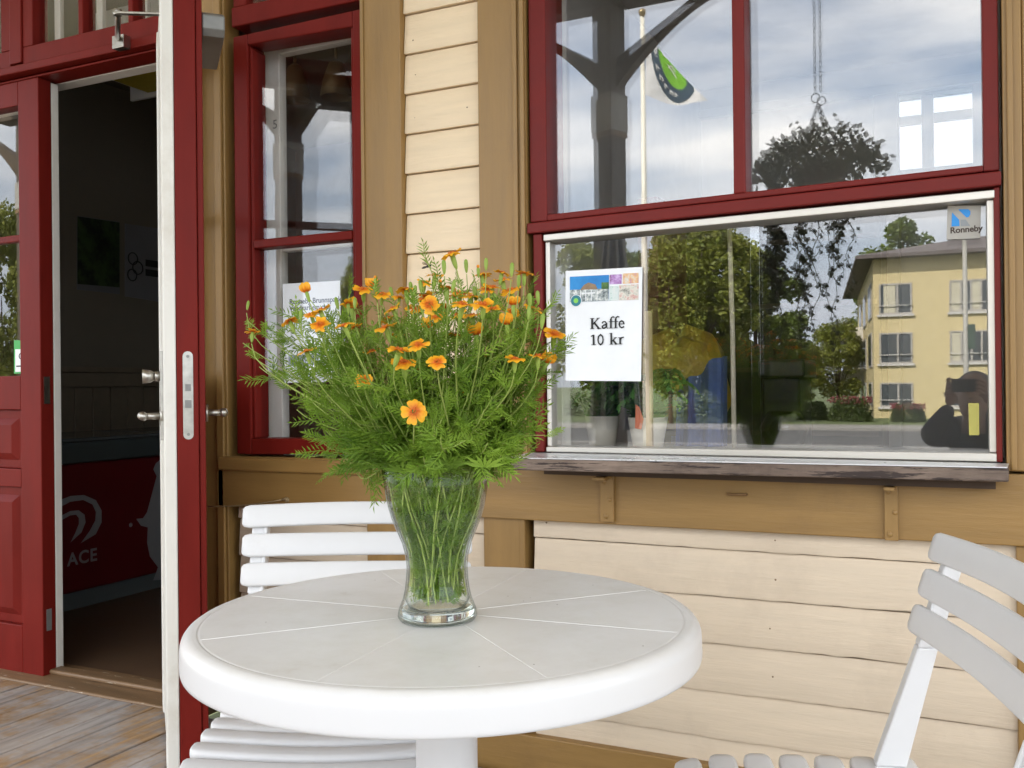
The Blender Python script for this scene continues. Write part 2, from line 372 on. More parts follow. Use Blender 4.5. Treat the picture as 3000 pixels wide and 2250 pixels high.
# white reveal inside the opening
m = MB(); m.box(xl0-0.02, xl1-0.012, 0.101, 0.16, zb, ZT); m.box(xr0+0.02, xr1+0.03, 0.101, 0.16, zb, ZT); m.build('reveal', WHITE_PAINT, sw, bevel=0.002)
# aluminium frame
AY = -0.012
aTL, aTR, aBR, aBL = P(1597, 689, AY), P(2913, 558, AY), P(2908, 1326, AY), P(1596, 1307, AY)
m = MB()
m.prism([(aTL.x, aTL.z-0.017), (aTR.x, aTR.z-0.018), (aTR.x, aTR.z), (aTL.x, aTL.z)], AY-0.012, 0.06)
m.prism([(aTL.x, aBL.z), (aTL.x+0.013, aBL.z), (aTL.x+0.013, aTL.z-0.018), (aTL.x, aTL.z-0.018)], AY, 0.06)
m.prism([(aTR.x-0.015, aBR.z), (aTR.x, aBR.z), (aTR.x, aTR.z-0.019), (aTR.x-0.015, aTR.z-0.019)], AY, 0.06)
m.prism([(aTL.x, zb), (aTR.x, zb), (aTR.x, aBR.z-0.001), (aTL.x, aBL.z-0.001)], AY-0.008, 0.06)
al = m.build('sliding_frame', ALU, sw, bevel=0.002)
xs = P(2204, 1000, 0.015).x
for nm, a, b, yy in (('pane', aTL.x+0.010, xs+0.02, 0.006), ('pane', xs-0.004, aTR.x-0.012, 0.022)):
    za = aTL.z+(aTR.z-aTL.z)*(a-aTL.x)/(aTR.x-aTL.x)-0.025; zz = aTL.z+(aTR.z-aTL.z)*(b-aTL.x)/(aTR.x-aTL.x)-0.025
    m = MB(); m.prism([(a, aBL.z-0.005), (b, aBR.z-0.005), (b, zz), (a, za)], yy, yy+0.004); m.build(nm, GLASS, sw)
m = MB(); m.prism([(aTL.x, zb+0.01), (aTR.x, zb+0.01), (aTR.x, aTR.z-0.02), (aTL.x, aTL.z-0.02)], 0.066, 0.070); m.build('pane', THINGLASS, sw)
# inner sill
m = MB(); m.box(xl0, xr1, 0.101, 0.46, 0.790, 0.826); m.build('inner_sill', INWHITE, sw, bevel=0.004)

# --- tall casement beside the door
wl, wr = X(686, 500, -0.02), X(1078, 500, -0.02)
wtL, wtR, wbL, wbR = Z(683, 108), Z(1071, 22), Z(700, 1330), Z(1018, 1331)
gl, gr = X(728, 500, -0.02), X(1036, 500, -0.02)
m = MB()
m.prism([(wl, wbL), (gl, wbL), (gl, wtL), (wl, wtL)], -0.02, 0.06)
m.prism([(gr, wbR), (wr+0.005, wbR), (wr+0.005, wtR), (gr, wtR)], -0.02, 0.06)
gtL, gtR = Z(728, 130), Z(1030, 78); gbL, gbR = Z(742, 1285), Z(1010, 1283)
m.prism([(gl, gtL), (gr, gtR), (gr, wtR), (gl, wtL)], -0.02, 0.06)
m.prism([(gl, wbL), (gr, wbR), (gr, gbR), (gl, gbL)], -0.02, 0.06)
for a, b in ((gl, gl+0.012), (gr-0.012, gr)): m.prism([(a, gbL+0.001), (b, gbL+0.001), (b, gtR-0.001), (a, gtL-0.001)], -0.012, 0.05)
cm = m.build('casement_window', RED, house, bevel=0.004)
tbL, tbR = Z(728, 716), Z(1040, 686)
m = MB(); m.prism([(gl+0.012, tbL-0.013), (gr-0.012, tbR-0.013), (gr-0.012, tbR+0.013), (gl+0.012, tbL+0.013)], -0.016, 0.04); m.build('glazing_bar', RED, cm, bevel=0.004)
for a, b in ((gbL-0.005, tbL), (tbL, gtL+0.006)):
    m = MB(); m.prism([(gl, a), (gr, a), (gr, b), (gl, b)], 0.012, 0.016); m.build('pane', OLDGLASS, cm)
m = MB()       # inner white sash
m.box(gl-0.02, gl+0.035, 0.085, 0.12, wbL, wtL+0.05); m.box(gr-0.01, gr+0.05, 0.085, 0.12, wbL, wtL+0.05)
m.box(gl+0.036, gr-0.011, 0.085, 0.12, wbL-0.03, gbL-0.01); m.box(gl+0.036, gr-0.011, 0.085, 0.12, gtL-0.002, wtL+0.05)
m.box(gl+0.036, gr-0.011, 0.087, 0.118, tbL-0.012, tbL+0.012)
m.box(wl, gl-0.021, 0.061, 0.16, wbL, wtL+0.05)
m.build('inner_sash', WHITE_PAINT, cm, bevel=0.003)
m = MB(); m.box(gl+0.03, gr-0.005, 0.100, 0.104, gbL-0.012, gtL); m.build('pane', sheet_glass('wavy_second_pane', 0.035, wave=0.00006, wscale=7.0), cm)
put_text('stencilled_mark', '5', 0.04, DARKSTEEL, cm, (gl+0.008, 0.0835, 1.815), (1, 0, 0), (0, 0, 1))
# transom above the casement
m = MB(); t0 = Z(690, 78)
m.prism([(wl-0.004, t0), (wr+0.006, Z(1071, -2)), (wr+0.006, Z(1071, -2)+0.06), (wl-0.004, t0+0.06)], -0.022, 0.06)
m.box(wl, wl+0.05, -0.018, 0.06, t0+0.061, ZT); m.box(wr-0.05, wr, -0.018, 0.06, t0+0.075, ZT)
tw = m.build('transom_window', RED, house, bevel=0.004)
m = MB(); m.box(wl+0.05, wr-0.05, 0.0, 0.004, t0+0.05, ZT); m.build('pane', GLASS, tw)

# --- door frame, transoms
dL = X(160, 900, 0.06)
hx = -2.235
m = MB()
zt0, zt1 = 2.112, 2.142                      # red transom rail over the doors
m.prism([(-3.62, zt0+0.010), (xA0-0.001, zt0-0.003), (xA0-0.001, zt1), (-3.62, zt1+0.002)], -0.03, 0.09)
m.box(-3.62, xA0-0.001, -0.001, 0.088, zt0-0.012, zt0-0.004)
m.box(xA0-0.05, xA0-0.001, -0.015, 0.12, 0.0, zt0-0.0125)
m.box(-3.62, -3.54, -0.02, 0.12, 0.0, zt0-0.0125)
dfr = m.build('door_frame', RED, house, bevel=0.004)
m = MB()
for a, b in ((-3.60, -3.03), (-2.965, xA0-0.004)):
    zq = zt1+0.003
    m.box(a, b, -0.014, 0.05, zq, zq+0.062); m.box(a, a+0.05, -0.014, 0.05, zq+0.063, ZT); m.box(b-0.05, b, -0.014, 0.05, zq+0.063, ZT)
    for k in (1, 2):
        if b < -2.5 and k == 2: continue
        xx = a+0.05+(b-a-0.1)*k/3 if b > -2.5 else a+0.28
        m.box(xx-0.011, xx+0.011, -0.010, 0.045, zq+0.063, ZT)
m.box(-3.03+0.002, -2.965-0.002, -0.02, 0.06, zt1+0.012, ZT)
dt = m.build('transom_window', RED, house, bevel=0.003)
for a in (-3.56, -2.91, -2.70, -2.49):
    m = MB(); m.box(a, a+0.03, 0.07, 0.088, zt1+0.0, ZT); m.build('inner_sash', WHITE_PAINT, dt, bevel=0.003)
m = MB(); m.box(-3.59, xA0-0.01, 0.012, 0.016, zt1+0.05, ZT); m.build('pane', GLASS, dt)
m = MB()                                     # white inner lining of the opening
jl0, jl1 = X(163, 900, 0.055), X(198, 900, 0.10)
m.box(-3.54, xA0-0.05, 0.091, 0.15, zt0-0.012, zt0+0.02)
m.box(xA0-0.05, xA0, 0.121, 0.16, 0.0, zt0-0.013)
m.build('door_lining', WHITE_PAINT, dfr, bevel=0.004)
m = MB(); m.box(-3.6, xA0-0.01, -0.07, 0.14, -0.04, 0.006); m.box(-3.6, xA0-0.01, 0.02, 0.075, 0.0065, 0.022)
m.build('threshold', surf('worn_threshold_wood', (0.2, 0.12, 0.06), 0.5, 0.3, (1, 10, 10), 3.0, 0.3, chips=(0.6, 0.53, 0.42), chip_amt=0.62), house, bevel=0.006)

# --- door leaves: u along the leaf from the hinge, v inwards from the outer face
def leaf(parent, xf, w, z0, z1, glass_mat, name='door', lip=False):
    T = 0.053; st = 0.105
    m = MB(xf)
    g0, g1 = 1.055, z1-0.085; mid = 1.545
    m.box(0, st, 0, T, z0, z1); m.box(w-st, w, 0, T, z0, z1)
    m.box(st, w-st, 0, T, z1-0.085, z1); m.box(st, w-st, 0, T, g0-0.12, g0); m.box(st, w-st, 0, T, z0, z0+0.17); m.box(st, w-st, 0, T, 0.66, 0.725)
    for a, b in ((z0+0.17, 0.66), (0.725, g0-0.12)):
        m.box(st, w-st, 0.018, T-0.004, a, b)
        pts = lambda i, y: [(st+i, y, a+i), (w-st-i, y, a+i), (w-st-i, y, b-i), (st+i, y, b-i)]
        A, B = pts(0.03, 0.0178), pts(0.055, 0.004)
        m.face(B)
        for i in range(4): m.face([A[i], A[(i+1) % 4], B[(i+1) % 4], B[i]])
    if lip: m.box(w-0.05, w-0.006, -0.017, -0.001, z0+0.01, z1-0.01)
    d = m.build(name, RED, parent, bevel=0.003)
    m = MB(xf); m.box(st, w-st, 0.012, 0.042, mid-0.012, mid+0.012); m.build('glazing_bar', RED, d, bevel=0.003)
    m = MB(xf); m.box(st-0.005, w-st+0.005, 0.024, 0.028, g0-0.005, g1+0.005); m.build('pane', glass_mat, d)
    m = MB(xf)
    W = T+0.032
    m.box(0, st-0.004, T+0.001, W, z0+0.004, z1-0.004); m.box(w-st+0.004, w-0.001, T+0.001, W, z0+0.004, z1-0.004)
    m.box(st-0.003, w-st+0.003, T+0.001, W-0.004, z0+0.004, g0); m.box(st-0.003, w-st+0.003, T+0.001, W-0.004, g1, z1-0.004)
    m.build('inner_lining', WHITE_PAINT, d, bevel=0.004)
    return d
lw = 0.63; lx1 = X(122, 1100, 0.0)
ident = lambda p: Vector((lx1-lw+p.x, -0.004+p.y, p.z))
dl = leaf(house, ident, lw, 0.002, 2.097, GLASS)
m = MB(ident); m.box(lw-0.0005, lw+0.0015, 0.012, 0.036, 0.955, 1.05); m.build('strike_plate', STEEL, dl)
m = MB(ident); m.box(lw-0.035, lw+0.0, 0.0, 0.0, 0, 0) if False else None
m.box(lw+0.0005, lw+0.002, 0.014, 0.034, 0.16, 0.235); m.build('bolt_plate', DARKSTEEL, dl)
# open leaf
If = D(479, 1140, 2.40); Ih = D(467, 1140, 2.97)
u = Vector((If.x-Ih.x, If.y-Ih.y, 0)); rw = u.length; u.normalize()
nrm = Vector((-u.y, u.x, 0)); vin = -nrm      # outer normal, inward direction
W0 = 0.053+0.032
O = Vector((If.x, If.y, 0)) - u*rw - vin*W0
rx = lambda p: O + u*p.x + vin*p.y + Vector((0, 0, p.z))
dr = leaf(house, rx, rw, 0.012, 2.097, GLASS, lip=True)
dr['label'] = 'open red door leaf seen edge on'
def arc_plate(m, u0, v0, hw, za, zb2, t):
    pts = []
    for k in range(9): a = math.pi*k/8; pts.append((v0+hw*math.cos(a), zb2-hw+hw*math.sin(a)))
    for k in range(9): a = math.pi+math.pi*k/8; pts.append((v0+hw*math.cos(a), za+hw+hw*math.sin(a)))
    m.hexa([(u0+t, y, z) for y, z in pts], [(u0, y, z) for y, z in pts])
m = MB(rx); arc_plate(m, rw, 0.026, 0.0125, 0.872, 1.098, 0.0018); lp = m.build('lock_plate', STEEL, dr)
m = MB(rx)
m.box(rw+0.0018, rw+0.0045, 0.018, 0.034, 0.953, 0.973); m.build('latch', DARKSTEEL, lp, bevel=0.0006)
m = MB(rx); m.box(rw+0.0019, rw+0.0025, 0.019, 0.033, 0.996, 1.014); m.build('bolt', DARKSTEEL, lp)
for z in (1.085, 0.885): m = MB(rx); m.tube([(rw+0.0018, 0.026, z), (rw+0.0026, 0.026, z)], 0.004, 10); m.build('screw', DARKSTEEL, lp)
def lever(sgn, z, vbase):                     # rosette, neck and grip on one face
    m = MB(rx)
    ub = rw-0.055
    m.tube([(ub, vbase, z), (ub, vbase+sgn*0.008, z)], 0.024, 20)
    m.tube([(ub, vbase+sgn*0.008, z), (ub, vbase+sgn*0.045, z)], 0.009, 12)
    m.tube([(ub+0.004, vbase+sgn*0.048, z), (ub-0.06, vbase+sgn*0.052, z), (ub-0.125, vbase+sgn*0.050, z-0.003)], [0.0115, 0.0115, 0.010], 12)
    m.ball((ub+0.004, vbase+sgn*0.048, z), 0.0115)
    return m
lever(1, 0.932, W0).build('door_handle', STEEL, dr); lever(-1, 0.938, -0.017).build('door_handle', STEEL, dr)
m = MB(rx); ub = rw-0.055
m.box(ub-0.02, ub+0.02, W0+0.0005, W0+0.007, 0.87, 1.10); m.tube([(ub, W0+0.007, 1.035), (ub, W0+0.02, 1.035)], 0.013, 16)
m.tube([(ub, W0+0.02, 1.035), (ub, W0+0.03, 1.035), (ub, W0+0.05, 1.035)], [0.010, 0.016, 0.019], 16); m.build('thumb_turn', STEEL, dr)
# door closer on the outer face and its arm to the transom
m = MB(rx); m.prism([(rw-0.30, 1.925), (rw-0.03, 1.925), (rw-0.012, 1.94), (rw-0.012, 1.975), (rw-0.04, 1.99), (rw-0.30, 1.99)], -0.075, -0.018); cl = m.build('door_closer', DARKSTEEL, dr, bevel=0.004)
m = MB()
a0 = D(338, 38, 2.72); a1 = D(480, 42, 2.62); b0 = P(352, 118, -0.045)
m.tube([D(345, 28, 2.72), D(345, 46, 2.72)], 0.012, 12); m.bar(a0, a1, 0.02, 0.006); m.tube([D(346, 40, 2.73), b0+Vector((0, -0.01, 0.0))], 0.008, 10)
m.box(b0.x-0.02, b0.x+0.03, b0.y-0.015, -0.0295, b0.z-0.03, b0.z+0.012); m.build('closer_arm', STEEL, dr, bevel=0.0015)

# hooks, nails and the cord that holds the door
m = MB(); ca = P(608, 1484, -0.05); cb = P(828, 1464, -0.04); pts = [ca.lerp(cb, t)+Vector((0, 0, -0.006*math.sin(math.pi*t))) for t in [i/8 for i in range(9)]]
m.tube(pts, 0.0022, 6); m.tube([cb, cb+Vector((0.012, 0.004, 0.004)), cb+Vector((0.018, 0.008, 0))], 0.004, 6); m.tube([cb+Vector((0.015, -0.002, -0.004)), cb+Vector((0.015, 0.01, 0.002))], 0.006, 8)
tag(m.build('hemp_line', plain('hemp_cord', (0.28, 0.2, 0.1))), 'thin cord stretched from the open door to a hook under the tall window', 'cord')
m = MB(); q = P(1043, 1472, -0.034); m.ball((q.x, q.y, q.z), 0.009, 1, 0.6, 0.7); tag(m.build('screw_head', STEEL), 'single shiny screw head in the ochre board above the chair back', 'screw')
m = MB(); q = P(2160, 1447, -0.036); m.tube([(q.x-0.022, -0.036, q.z), (q.x-0.022, -0.046, q.z), (q.x+0.022, -0.046, q.z), (q.x+0.022, -0.036, q.z)], 0.003, 6)
tag(m.build('iron_staple', surf('painted_iron', (0.22, 0.12, 0.045), 0.5)), 'small rusty staple in the ochre board below the shelf', 'staple')

# ------------------------------------------------------------------ serving shelf
sh = thing('serving_shelf', 'grey topped wooden serving shelf on two ochre brackets under the big window', 'shelf', (-0.45, 0, 0.8))
S0, S1, S2, S3 = (-1.005, -0.205), (0.082, -0.128), (0.086, -0.0355), (-1.02, -0.0355)
OLDWOOD = surf('weathered_shelf_edge', (0.21, 0.155, 0.12), 0.65, 0.45, (2.5, 12, 40), 3.0, 0.6, 8.0, 0.003, dirt=(0.09, 0.06, 0.045), dirt_amt=0.55, chips=(0.035, 0.022, 0.018), chip_amt=0.53, chip_scale=2.2)
m = MB(); m.hexa([(x, y, 0.7965) for x, y in (S0, S1, S2, S3)], [(x, y, 0.8235) for x, y in (S0, S1, S2, S3)]); m.build('shelf_board', OLDWOOD, sh, bevel=0.003)
m = MB(); m.hexa([(x, y, 0.824) for x, y in ((S0[0]+.003, S0[1]+.003), (S1[0]-.002, S1[1]+.003), (S2[0], -0.0352), (S3[0], -0.0352))], [(x, y, 0.827) for x, y in ((S0[0]+.003, S0[1]+.003), (S1[0]-.002, S1[1]+.003), (S2[0], -0.0352), (S3[0], -0.0352))])
m.build('sheet_top', surf('zinc_sheet', (0.72, 0.73, 0.75), 0.28, 0.06, (2, 2, 2), 3.0, 0.05, 20.0, 0.0006, metal=0.35), sh, bevel=0.001)
m = MB(); m.box(-0.96, 0.06, -0.075, -0.036, 0.776, 0.796); m.build('batten', plain('dark_old_wood', (0.06, 0.035, 0.02), 0.7), sh)
for px in (1776, 2610):
    a = P(px-20, 1450, -0.05); b = P(px+20, 1450, -0.05); z0 = P(px, 1530 if px < 2000 else 1585, -0.05).z
    m = MB(); m.box(a.x, b.x, -0.046, -0.035, z0, 0.775); m.box(a.x+0.003, b.x-0.003, -0.105, -0.0465, 0.768, 0.7755)
    for k, zz in enumerate((0.76, 0.715, z0+0.014)): m.ball(((a.x+b.x)/2+(-0.006, 0.008, -0.003)[k], -0.0465, zz), 0.006, 1, 0.5, 1)
    m.build('bracket', OCHRE, sh, bevel=0.0015)

# ------------------------------------------------------------------ paper signs and stickers
def card(name, px4, Y, th, mat, label, cat, mats=None):
    q = [P(x, y, Y) for x, y in px4]; c = sum(q, Vector())/4
    t = thing(name, label, cat, (c.x, Y, c.z))
    return t, q
def on(q, s, t, dy=0.0):                      # point on a quad TL TR BR BL at fractions
    a = q[0].lerp(q[1], s); b = q[3].lerp(q[2], s); r = a.lerp(b, t); return Vector((r.x, r.y+dy, r.z))
def patch(m, q, s0, s1, t0, t1, y0, y1, mi=0):
    f = [on(q, s0, t0), on(q, s1, t0), on(q, s1, t1), on(q, s0, t1)]
    m.hexa([(p.x, y0, p.z) for p in f], [(p.x, y1, p.z) for p in f], mi)
def disc(m, c, r, y0, y1, mi=0, n=28, sx=1.0):
    m.hexa([(c.x+sx*r*math.cos(2*math.pi*k/n), y0, c.z+r*math.sin(2*math.pi*k/n)) for k in range(n)], [(c.x+sx*r*math.cos(2*math.pi*k/n), y1, c.z+r*math.sin(2*math.pi*k/n)) for k in range(n)], mi)
def photo_mat(name, stops, scale, detail=5.0, sx=(1, 1, 1)):
    m, nt, out = new_mat(name); L = nt.links.new
    tc = nt.nodes.new('ShaderNodeTexCoord'); mp = N(nt, 'ShaderNodeMapping'); mp.inputs['Scale'].default_value = sx; L(tc.outputs['Object'], mp.inputs[0])
    n = N(nt, 'ShaderNodeTexNoise', Scale=scale, Detail=detail, Roughness=0.7); L(mp.outputs[0], n.inputs['Vector'])
    r = ramp(nt, stops); L(n.outputs['Fac'], r.inputs[0]); b = nt.nodes.new('ShaderNodeBsdfPrincipled'); b.inputs['Roughness'].default_value = 0.6
    L(r.outputs[0], b.inputs['Base Color']); L(b.outputs[0], out.inputs[0]); return m
BLUE = plain('print_blue', (0.01, 0.2, 0.55), 0.6); TEAL = plain('print_teal', (0.03, 0.2, 0.25), 0.6); GREENP = plain('print_green', (0.22, 0.6, 0.1), 0.6)
KY = 0.001
kt, kq = card('paper_sign', ((1657, 794), (1882, 782), (1878, 1117), (1657, 1115)), KY, 0.001, PAPER, 'white printed paper sign reading Kaffe 10 kr taped on the serving window', 'paper sign')
m = MB(); nx, nz = 10, 14
gv = [[None]*(nz+1) for _ in range(nx+1)]
for i in range(nx+1):
    for j in range(nz+1):
        p = on(kq, i/nx, j/nz); gv[i][j] = (p.x, KY-0.0015*math.exp(-((i-8)**2/3+(j-8)**2/1.2)), p.z)
for i in range(nx):
    for j in range(nz): m.face([gv[i][j], gv[i+1][j], gv[i+1][j+1], gv[i][j+1]])
for i in range(nx):
    for j in (0, nz): m.face([gv[i][j], gv[i+1][j], (gv[i+1][j][0], KY+0.0008, gv[i+1][j][2]), (gv[i][j][0], KY+0.0008, gv[i][j][2])])
patch(m, kq, 0, 1, 0, 1, KY+0.0006, KY+0.0010)
m.build('sheet', PAPER, kt)
m = MB(); yk = KY-0.0012
patch(m, kq, 0.06, 0.575, 0.055, 0.285, yk, KY-0.0002)
ph = m.build('printed_photo', photo_mat('photo_sky', [(0.3, (0.01, 0.17, 0.5)), (0.7, (0.03, 0.3, 0.68))], 12), kt)
m = MB(); patch(m, kq, 0.06, 0.575, 0.175, 0.285, yk-0.0004, yk-0.0001); m.build('picture_detail', photo_mat('photo_villa', [(0.34, (0.1, 0.12, 0.13)), (0.5, (0.35, 0.4, 0.4)), (0.62, (0.75, 0.76, 0.74))], 90), ph)
m = MB(); f = [on(kq, s, t) for s, t in ((0.2, 0.178), (0.25, 0.135), (0.31, 0.115), (0.40, 0.135), (0.43, 0.178))]; m.hexa([(p.x, yk-0.0006, p.z) for p in f], [(p.x, yk-0.0002, p.z) for p in f]); m.build('picture_detail', photo_mat('photo_roof', [(0.3, (0.2, 0.13, 0.08)), (0.7, (0.35, 0.25, 0.15))], 60), ph)
m = MB(); patch(m, kq, 0.48, 0.575, 0.12, 0.18, yk-0.0007, yk-0.0002); m.build('picture_detail', photo_mat('photo_tree', [(0.3, (0.02, 0.07, 0.02)), (0.7, (0.12, 0.25, 0.06))], 80), ph)
m = MB(); patch(m, kq, 0.22, 0.40, 0.205, 0.216, yk-0.0008, yk-0.0003)
for s in (0.2, 0.27, 0.345, 0.42): patch(m, kq, s, s+0.008, 0.18, 0.28, yk-0.0008, yk-0.0003)
m.build('picture_detail', PAPER, ph)
for (s0, s1, t0, t1, st) in ((0.585, 0.74, 0.055, 0.14, [(0.35, (0.1, 0.1, 0.04)), (0.5, (0.4, 0.2, 0.5)), (0.65, (0.65, 0.5, 0.75))]), (0.755, 0.955, 0.05, 0.14, [(0.35, (0.7, 0.7, 0.66)), (0.5, (0.75, 0.45, 0.2)), (0.65, (0.5, 0.25, 0.4))]),
                             (0.585, 0.70, 0.155, 0.285, [(0.4, (0.7, 0.74, 0.72)), (0.58, (0.6, 0.7, 0.68)), (0.66, (0.1, 0.35, 0.2))]), (0.71, 0.955, 0.15, 0.285, [(0.36, (0.25, 0.25, 0.22)), (0.5, (0.72, 0.7, 0.62)), (0.68, (0.5, 0.04, 0.04))])):
    m = MB(); patch(m, kq, s0, s1, t0, t1, yk, KY-0.0002); m.build('printed_photo', photo_mat('print_%d' % int(s0*1000+t0*90), st, 55), kt)
c = on(kq, 0.145, 0.275); m = MB(); disc(m, c, 0.0155, yk-0.0010, yk-0.0005); em = m.build('round_emblem', PAPER, kt)
m = MB(); disc(m, c, 0.0142, yk-0.0014, yk-0.0011); m.build('ring', TEAL, em)
m = MB(); disc(m, c, 0.0065, yk-0.0018, yk-0.0015); m.build('centre', GREENP, em)
# serif lettering drawn stroke by stroke
def serif(m, word, x, z, h, y0, y1):
    th = h*0.155; tn = h*0.06
    def R(a, b, c, d): m.prism([(x+a*h, z+c*h), (x+b*h, z+c*h), (x+b*h, z+d*h), (x+a*h, z+d*h)], y0, y1)
    def Ln(pts, w):
        for (a, b), (c, d) in zip(pts, pts[1:]):
            dx, dz = c-a, d-b; l = math.hypot(dx, dz) or 1; ox, oz = -dz/l*w/2, dx/l*w/2; ex, ez = dx/l*w*0.25, dz/l*w*0.25
            m.prism([(x+(a+ox-ex)*h, z+(b+oz-ez)*h), (x+(a-ox-ex)*h, z+(b-oz-ez)*h), (x+(c-ox+ex)*h, z+(d-oz+ez)*h), (x+(c+ox+ex)*h, z+(d+oz+ez)*h)], y0, y1)
    for chh in word:
        if chh == 'K':
            R(.08, .22, 0, .72); R(0, .30, 0, .035); R(0, .30, .685, .72); Ln([(.22, .32), (.58, .70)], .06); Ln([(.30, .42), (.62, .02)], .12); R(.48, .76, 0, .035); R(.46, .70, .685, .72); adv = .80
        elif chh == 'k':
            R(.06, .18, 0, .76); R(0, .25, 0, .035); R(.0, .10, .725, .76); Ln([(.18, .22), (.42, .44)], .06); Ln([(.24, .28), (.46, .02)], .11); R(.34, .58, 0, .035); R(.32, .52, .43, .46); adv = .60
        elif chh == 'a':
            R(.29, .40, .05, .36); Ln([(.05, .36), (.12, .45), (.26, .46), (.34, .36)], .07); Ln([(.34, .28), (.16, .23), (.06, .15), (.07, .05), (.18, .02), (.33, .10)], .085); R(.38, .48, 0, .045); adv = .52
        elif chh == 'f':
            R(.08, .20, 0, .62); R(0, .28, 0, .035); R(0, .32, .42, .46); Ln([(.14, .58), (.18, .70), (.28, .76), (.38, .72)], .075); adv = .33
        elif chh == 'e':
            Ln([(.06, .26), (.38, .26)], .05); Ln([(.38, .26), (.34, .40), (.22, .47), (.10, .40), (.05, .24), (.11, .08), (.23, .01), (.37, .08)], .085); adv = .46
        elif chh == '1':
            R(.14, .26, 0, .68); R(.04, .36, 0, .035); Ln([(.03, .58), (.18, .66)], .06); adv = .46
        elif chh == '0':
            Ln([(.23, .68), (.09, .55), (.05, .34), (.09, .13), (.23, 0), (.37, .13), (.41, .34), (.37, .55), (.23, .68)], .085); adv = .52
        elif chh == 'r':
            R(.07, .19, 0, .45); R(0, .28, 0, .035); R(0, .10, .42, .455); Ln([(.17, .32), (.24, .43), (.37, .45)], .08); adv = .40
        else: adv = .34
        x += adv*h
m = MB(); hh = 0.0385; a = on(kq, 0.335, 0.535); serif(m, 'Kaffe', a.x, a.z, hh, KY-0.0030, KY-0.0022)
a = on(kq, 0.345, 0.672); serif(m, '10 kr', a.x, a.z-0.002, hh, KY-0.0030, KY-0.0022); m.build('lettering', BLACK, kt)

nt_, nq = card('notice_sheet', ((828, 832), (996, 822), (1000, 1118), (832, 1122)), 0.035, 0.001, PAPER, 'white printed notice sheet behind the tall window, half hidden by the flowers', 'notice')
m = MB(); patch(m, nq, 0, 1, 0, 1, 0.035, 0.0362); m.build('sheet', PAPER, nt_)
m = MB(); patch(m, nq, 0.09, 0.62, 0.72, 0.83, 0.0338, 0.0346); m.build('printed_photo', photo_mat('notice_photo', [(0.4, (0.12, 0.16, 0.2)), (0.6, (0.4, 0.45, 0.5))], 40), nt_)
DKGREY = plain('grey_print', (0.10, 0.11, 0.14), 0.7)
for i, tx in enumerate(('Ronneby Brunnspark', 'Vandrarhem och')): put_text('lettering', tx, 0.0225, DKGREY, nt_, on(nq, 0.12, 0.21+0.066*i, -0.0012), (1, 0, 0), (0, 0, 1), bold=0.0004)

rt, rq = card('window_sticker', ((2776, 603), (2874, 602), (2872, 698), (2773, 702)), 0.017, 0.001, PAPER, 'square grey sticker with a blue mark and the word Ronneby on the serving window', 'sticker')
ry = 0.0165
m = MB(); patch(m, rq, 0, 1, 0, 1, ry, ry+0.0015); m.build('sheet', plain('grey_sticker', (0.40, 0.38, 0.34), 0.5), rt)
m = MB(); f = [on(rq, s, t) for s, t in ((0.14, 0.20), (0.36, 0.42), (0.38, 0.61), (0.14, 0.62))]; m.hexa([(p.x, ry-0.001, p.z) for p in f], [(p.x, ry-0.0002, p.z) for p in f])
f = [on(rq, s, t) for s, t in ((0.34, 0.11), (0.62, 0.11), (0.69, 0.17), (0.69, 0.27), (0.64, 0.35), (0.58, 0.36), (0.34, 0.13))]; m.hexa([(p.x, ry-0.001, p.z) for p in f], [(p.x, ry-0.0002, p.z) for p in f]); m.build('blue_mark', plain('sticker_blue', (0.02, 0.27, 0.70), 0.5), rt)
m = MB(); f = [on(rq, s, t) for s, t in ((0.40, 0.42), (0.56, 0.42), (0.70, 0.62), (0.42, 0.62))]; m.hexa([(p.x, ry-0.0008, p.z) for p in f], [(p.x, ry-0.0002, p.z) for p in f]); m.build('grey_mark', plain('sticker_grey', (0.27, 0.29, 0.30), 0.5), rt)
put_text('lettering', 'Ronneby', 0.0182, plain('sticker_print', (0.06, 0.04, 0.03)), rt, on(rq, 0.10, 0.82, -0.001), (1, 0, 0.012), (0, 0, 1), bold=0.0005, space=0.98)
ys, yq = card('yellow_label', ((2837, 1181), (2868, 1181), (2869, 1275), (2839, 1275)), 0.015, 0.001, PAPER, 'narrow yellow strip stuck low on the right edge of the serving window', 'label strip')
m = MB(); patch(m, yq, 0, 1, 0, 1, 0.0145, 0.0158); m.build('strip', plain('yellow_strip', (0.42, 0.38, 0.09), 0.6), ys)
gs, gq = card('door_sticker', ((40, 998), (80, 998), (80, 1094), (40, 1096)), -0.001, 0.001, PAPER, 'green and white sticker at the edge of the left door glass', 'sticker')
gy = 0.0165
gq = [P(x, y, gy) for x, y in ((41, 997), (76, 997), (76, 1093), (41, 1095))]
gs.location = (gq[0].x, gy, gq[0].z)
m = MB(); patch(m, gq, 0, 1.0, 0, 1, gy, gy+0.0012); m.build('sheet', GREENP if False else plain('sticker_green', (0.05, 0.38, 0.08), 0.5), gs)
m = MB(); patch(m, gq, 0.12, 1.0, 0.27, 0.95, gy-0.0008, gy-0.0002); m.build('white_field', PAPER, gs)
m = MB()
for s, rr in ((0.62, 0.010),):
    c = on(gq, s, 0.48)
    m.tube([(c.x+rr*math.cos(a), gy-0.0012, c.z+rr*math.sin(a)) for a in [2*math.pi*k/16 for k in range(17)]], 0.0016, 6); disc(m, c, 0.004, gy-0.0016, gy-0.0009)
m.build('round_mark', BLACK, gs); m = MB(); patch(m, gq, 0.22, 0.70, 0.76, 0.80, gy-0.0012, gy-0.0009); m.build('text_line', BLACK, gs)

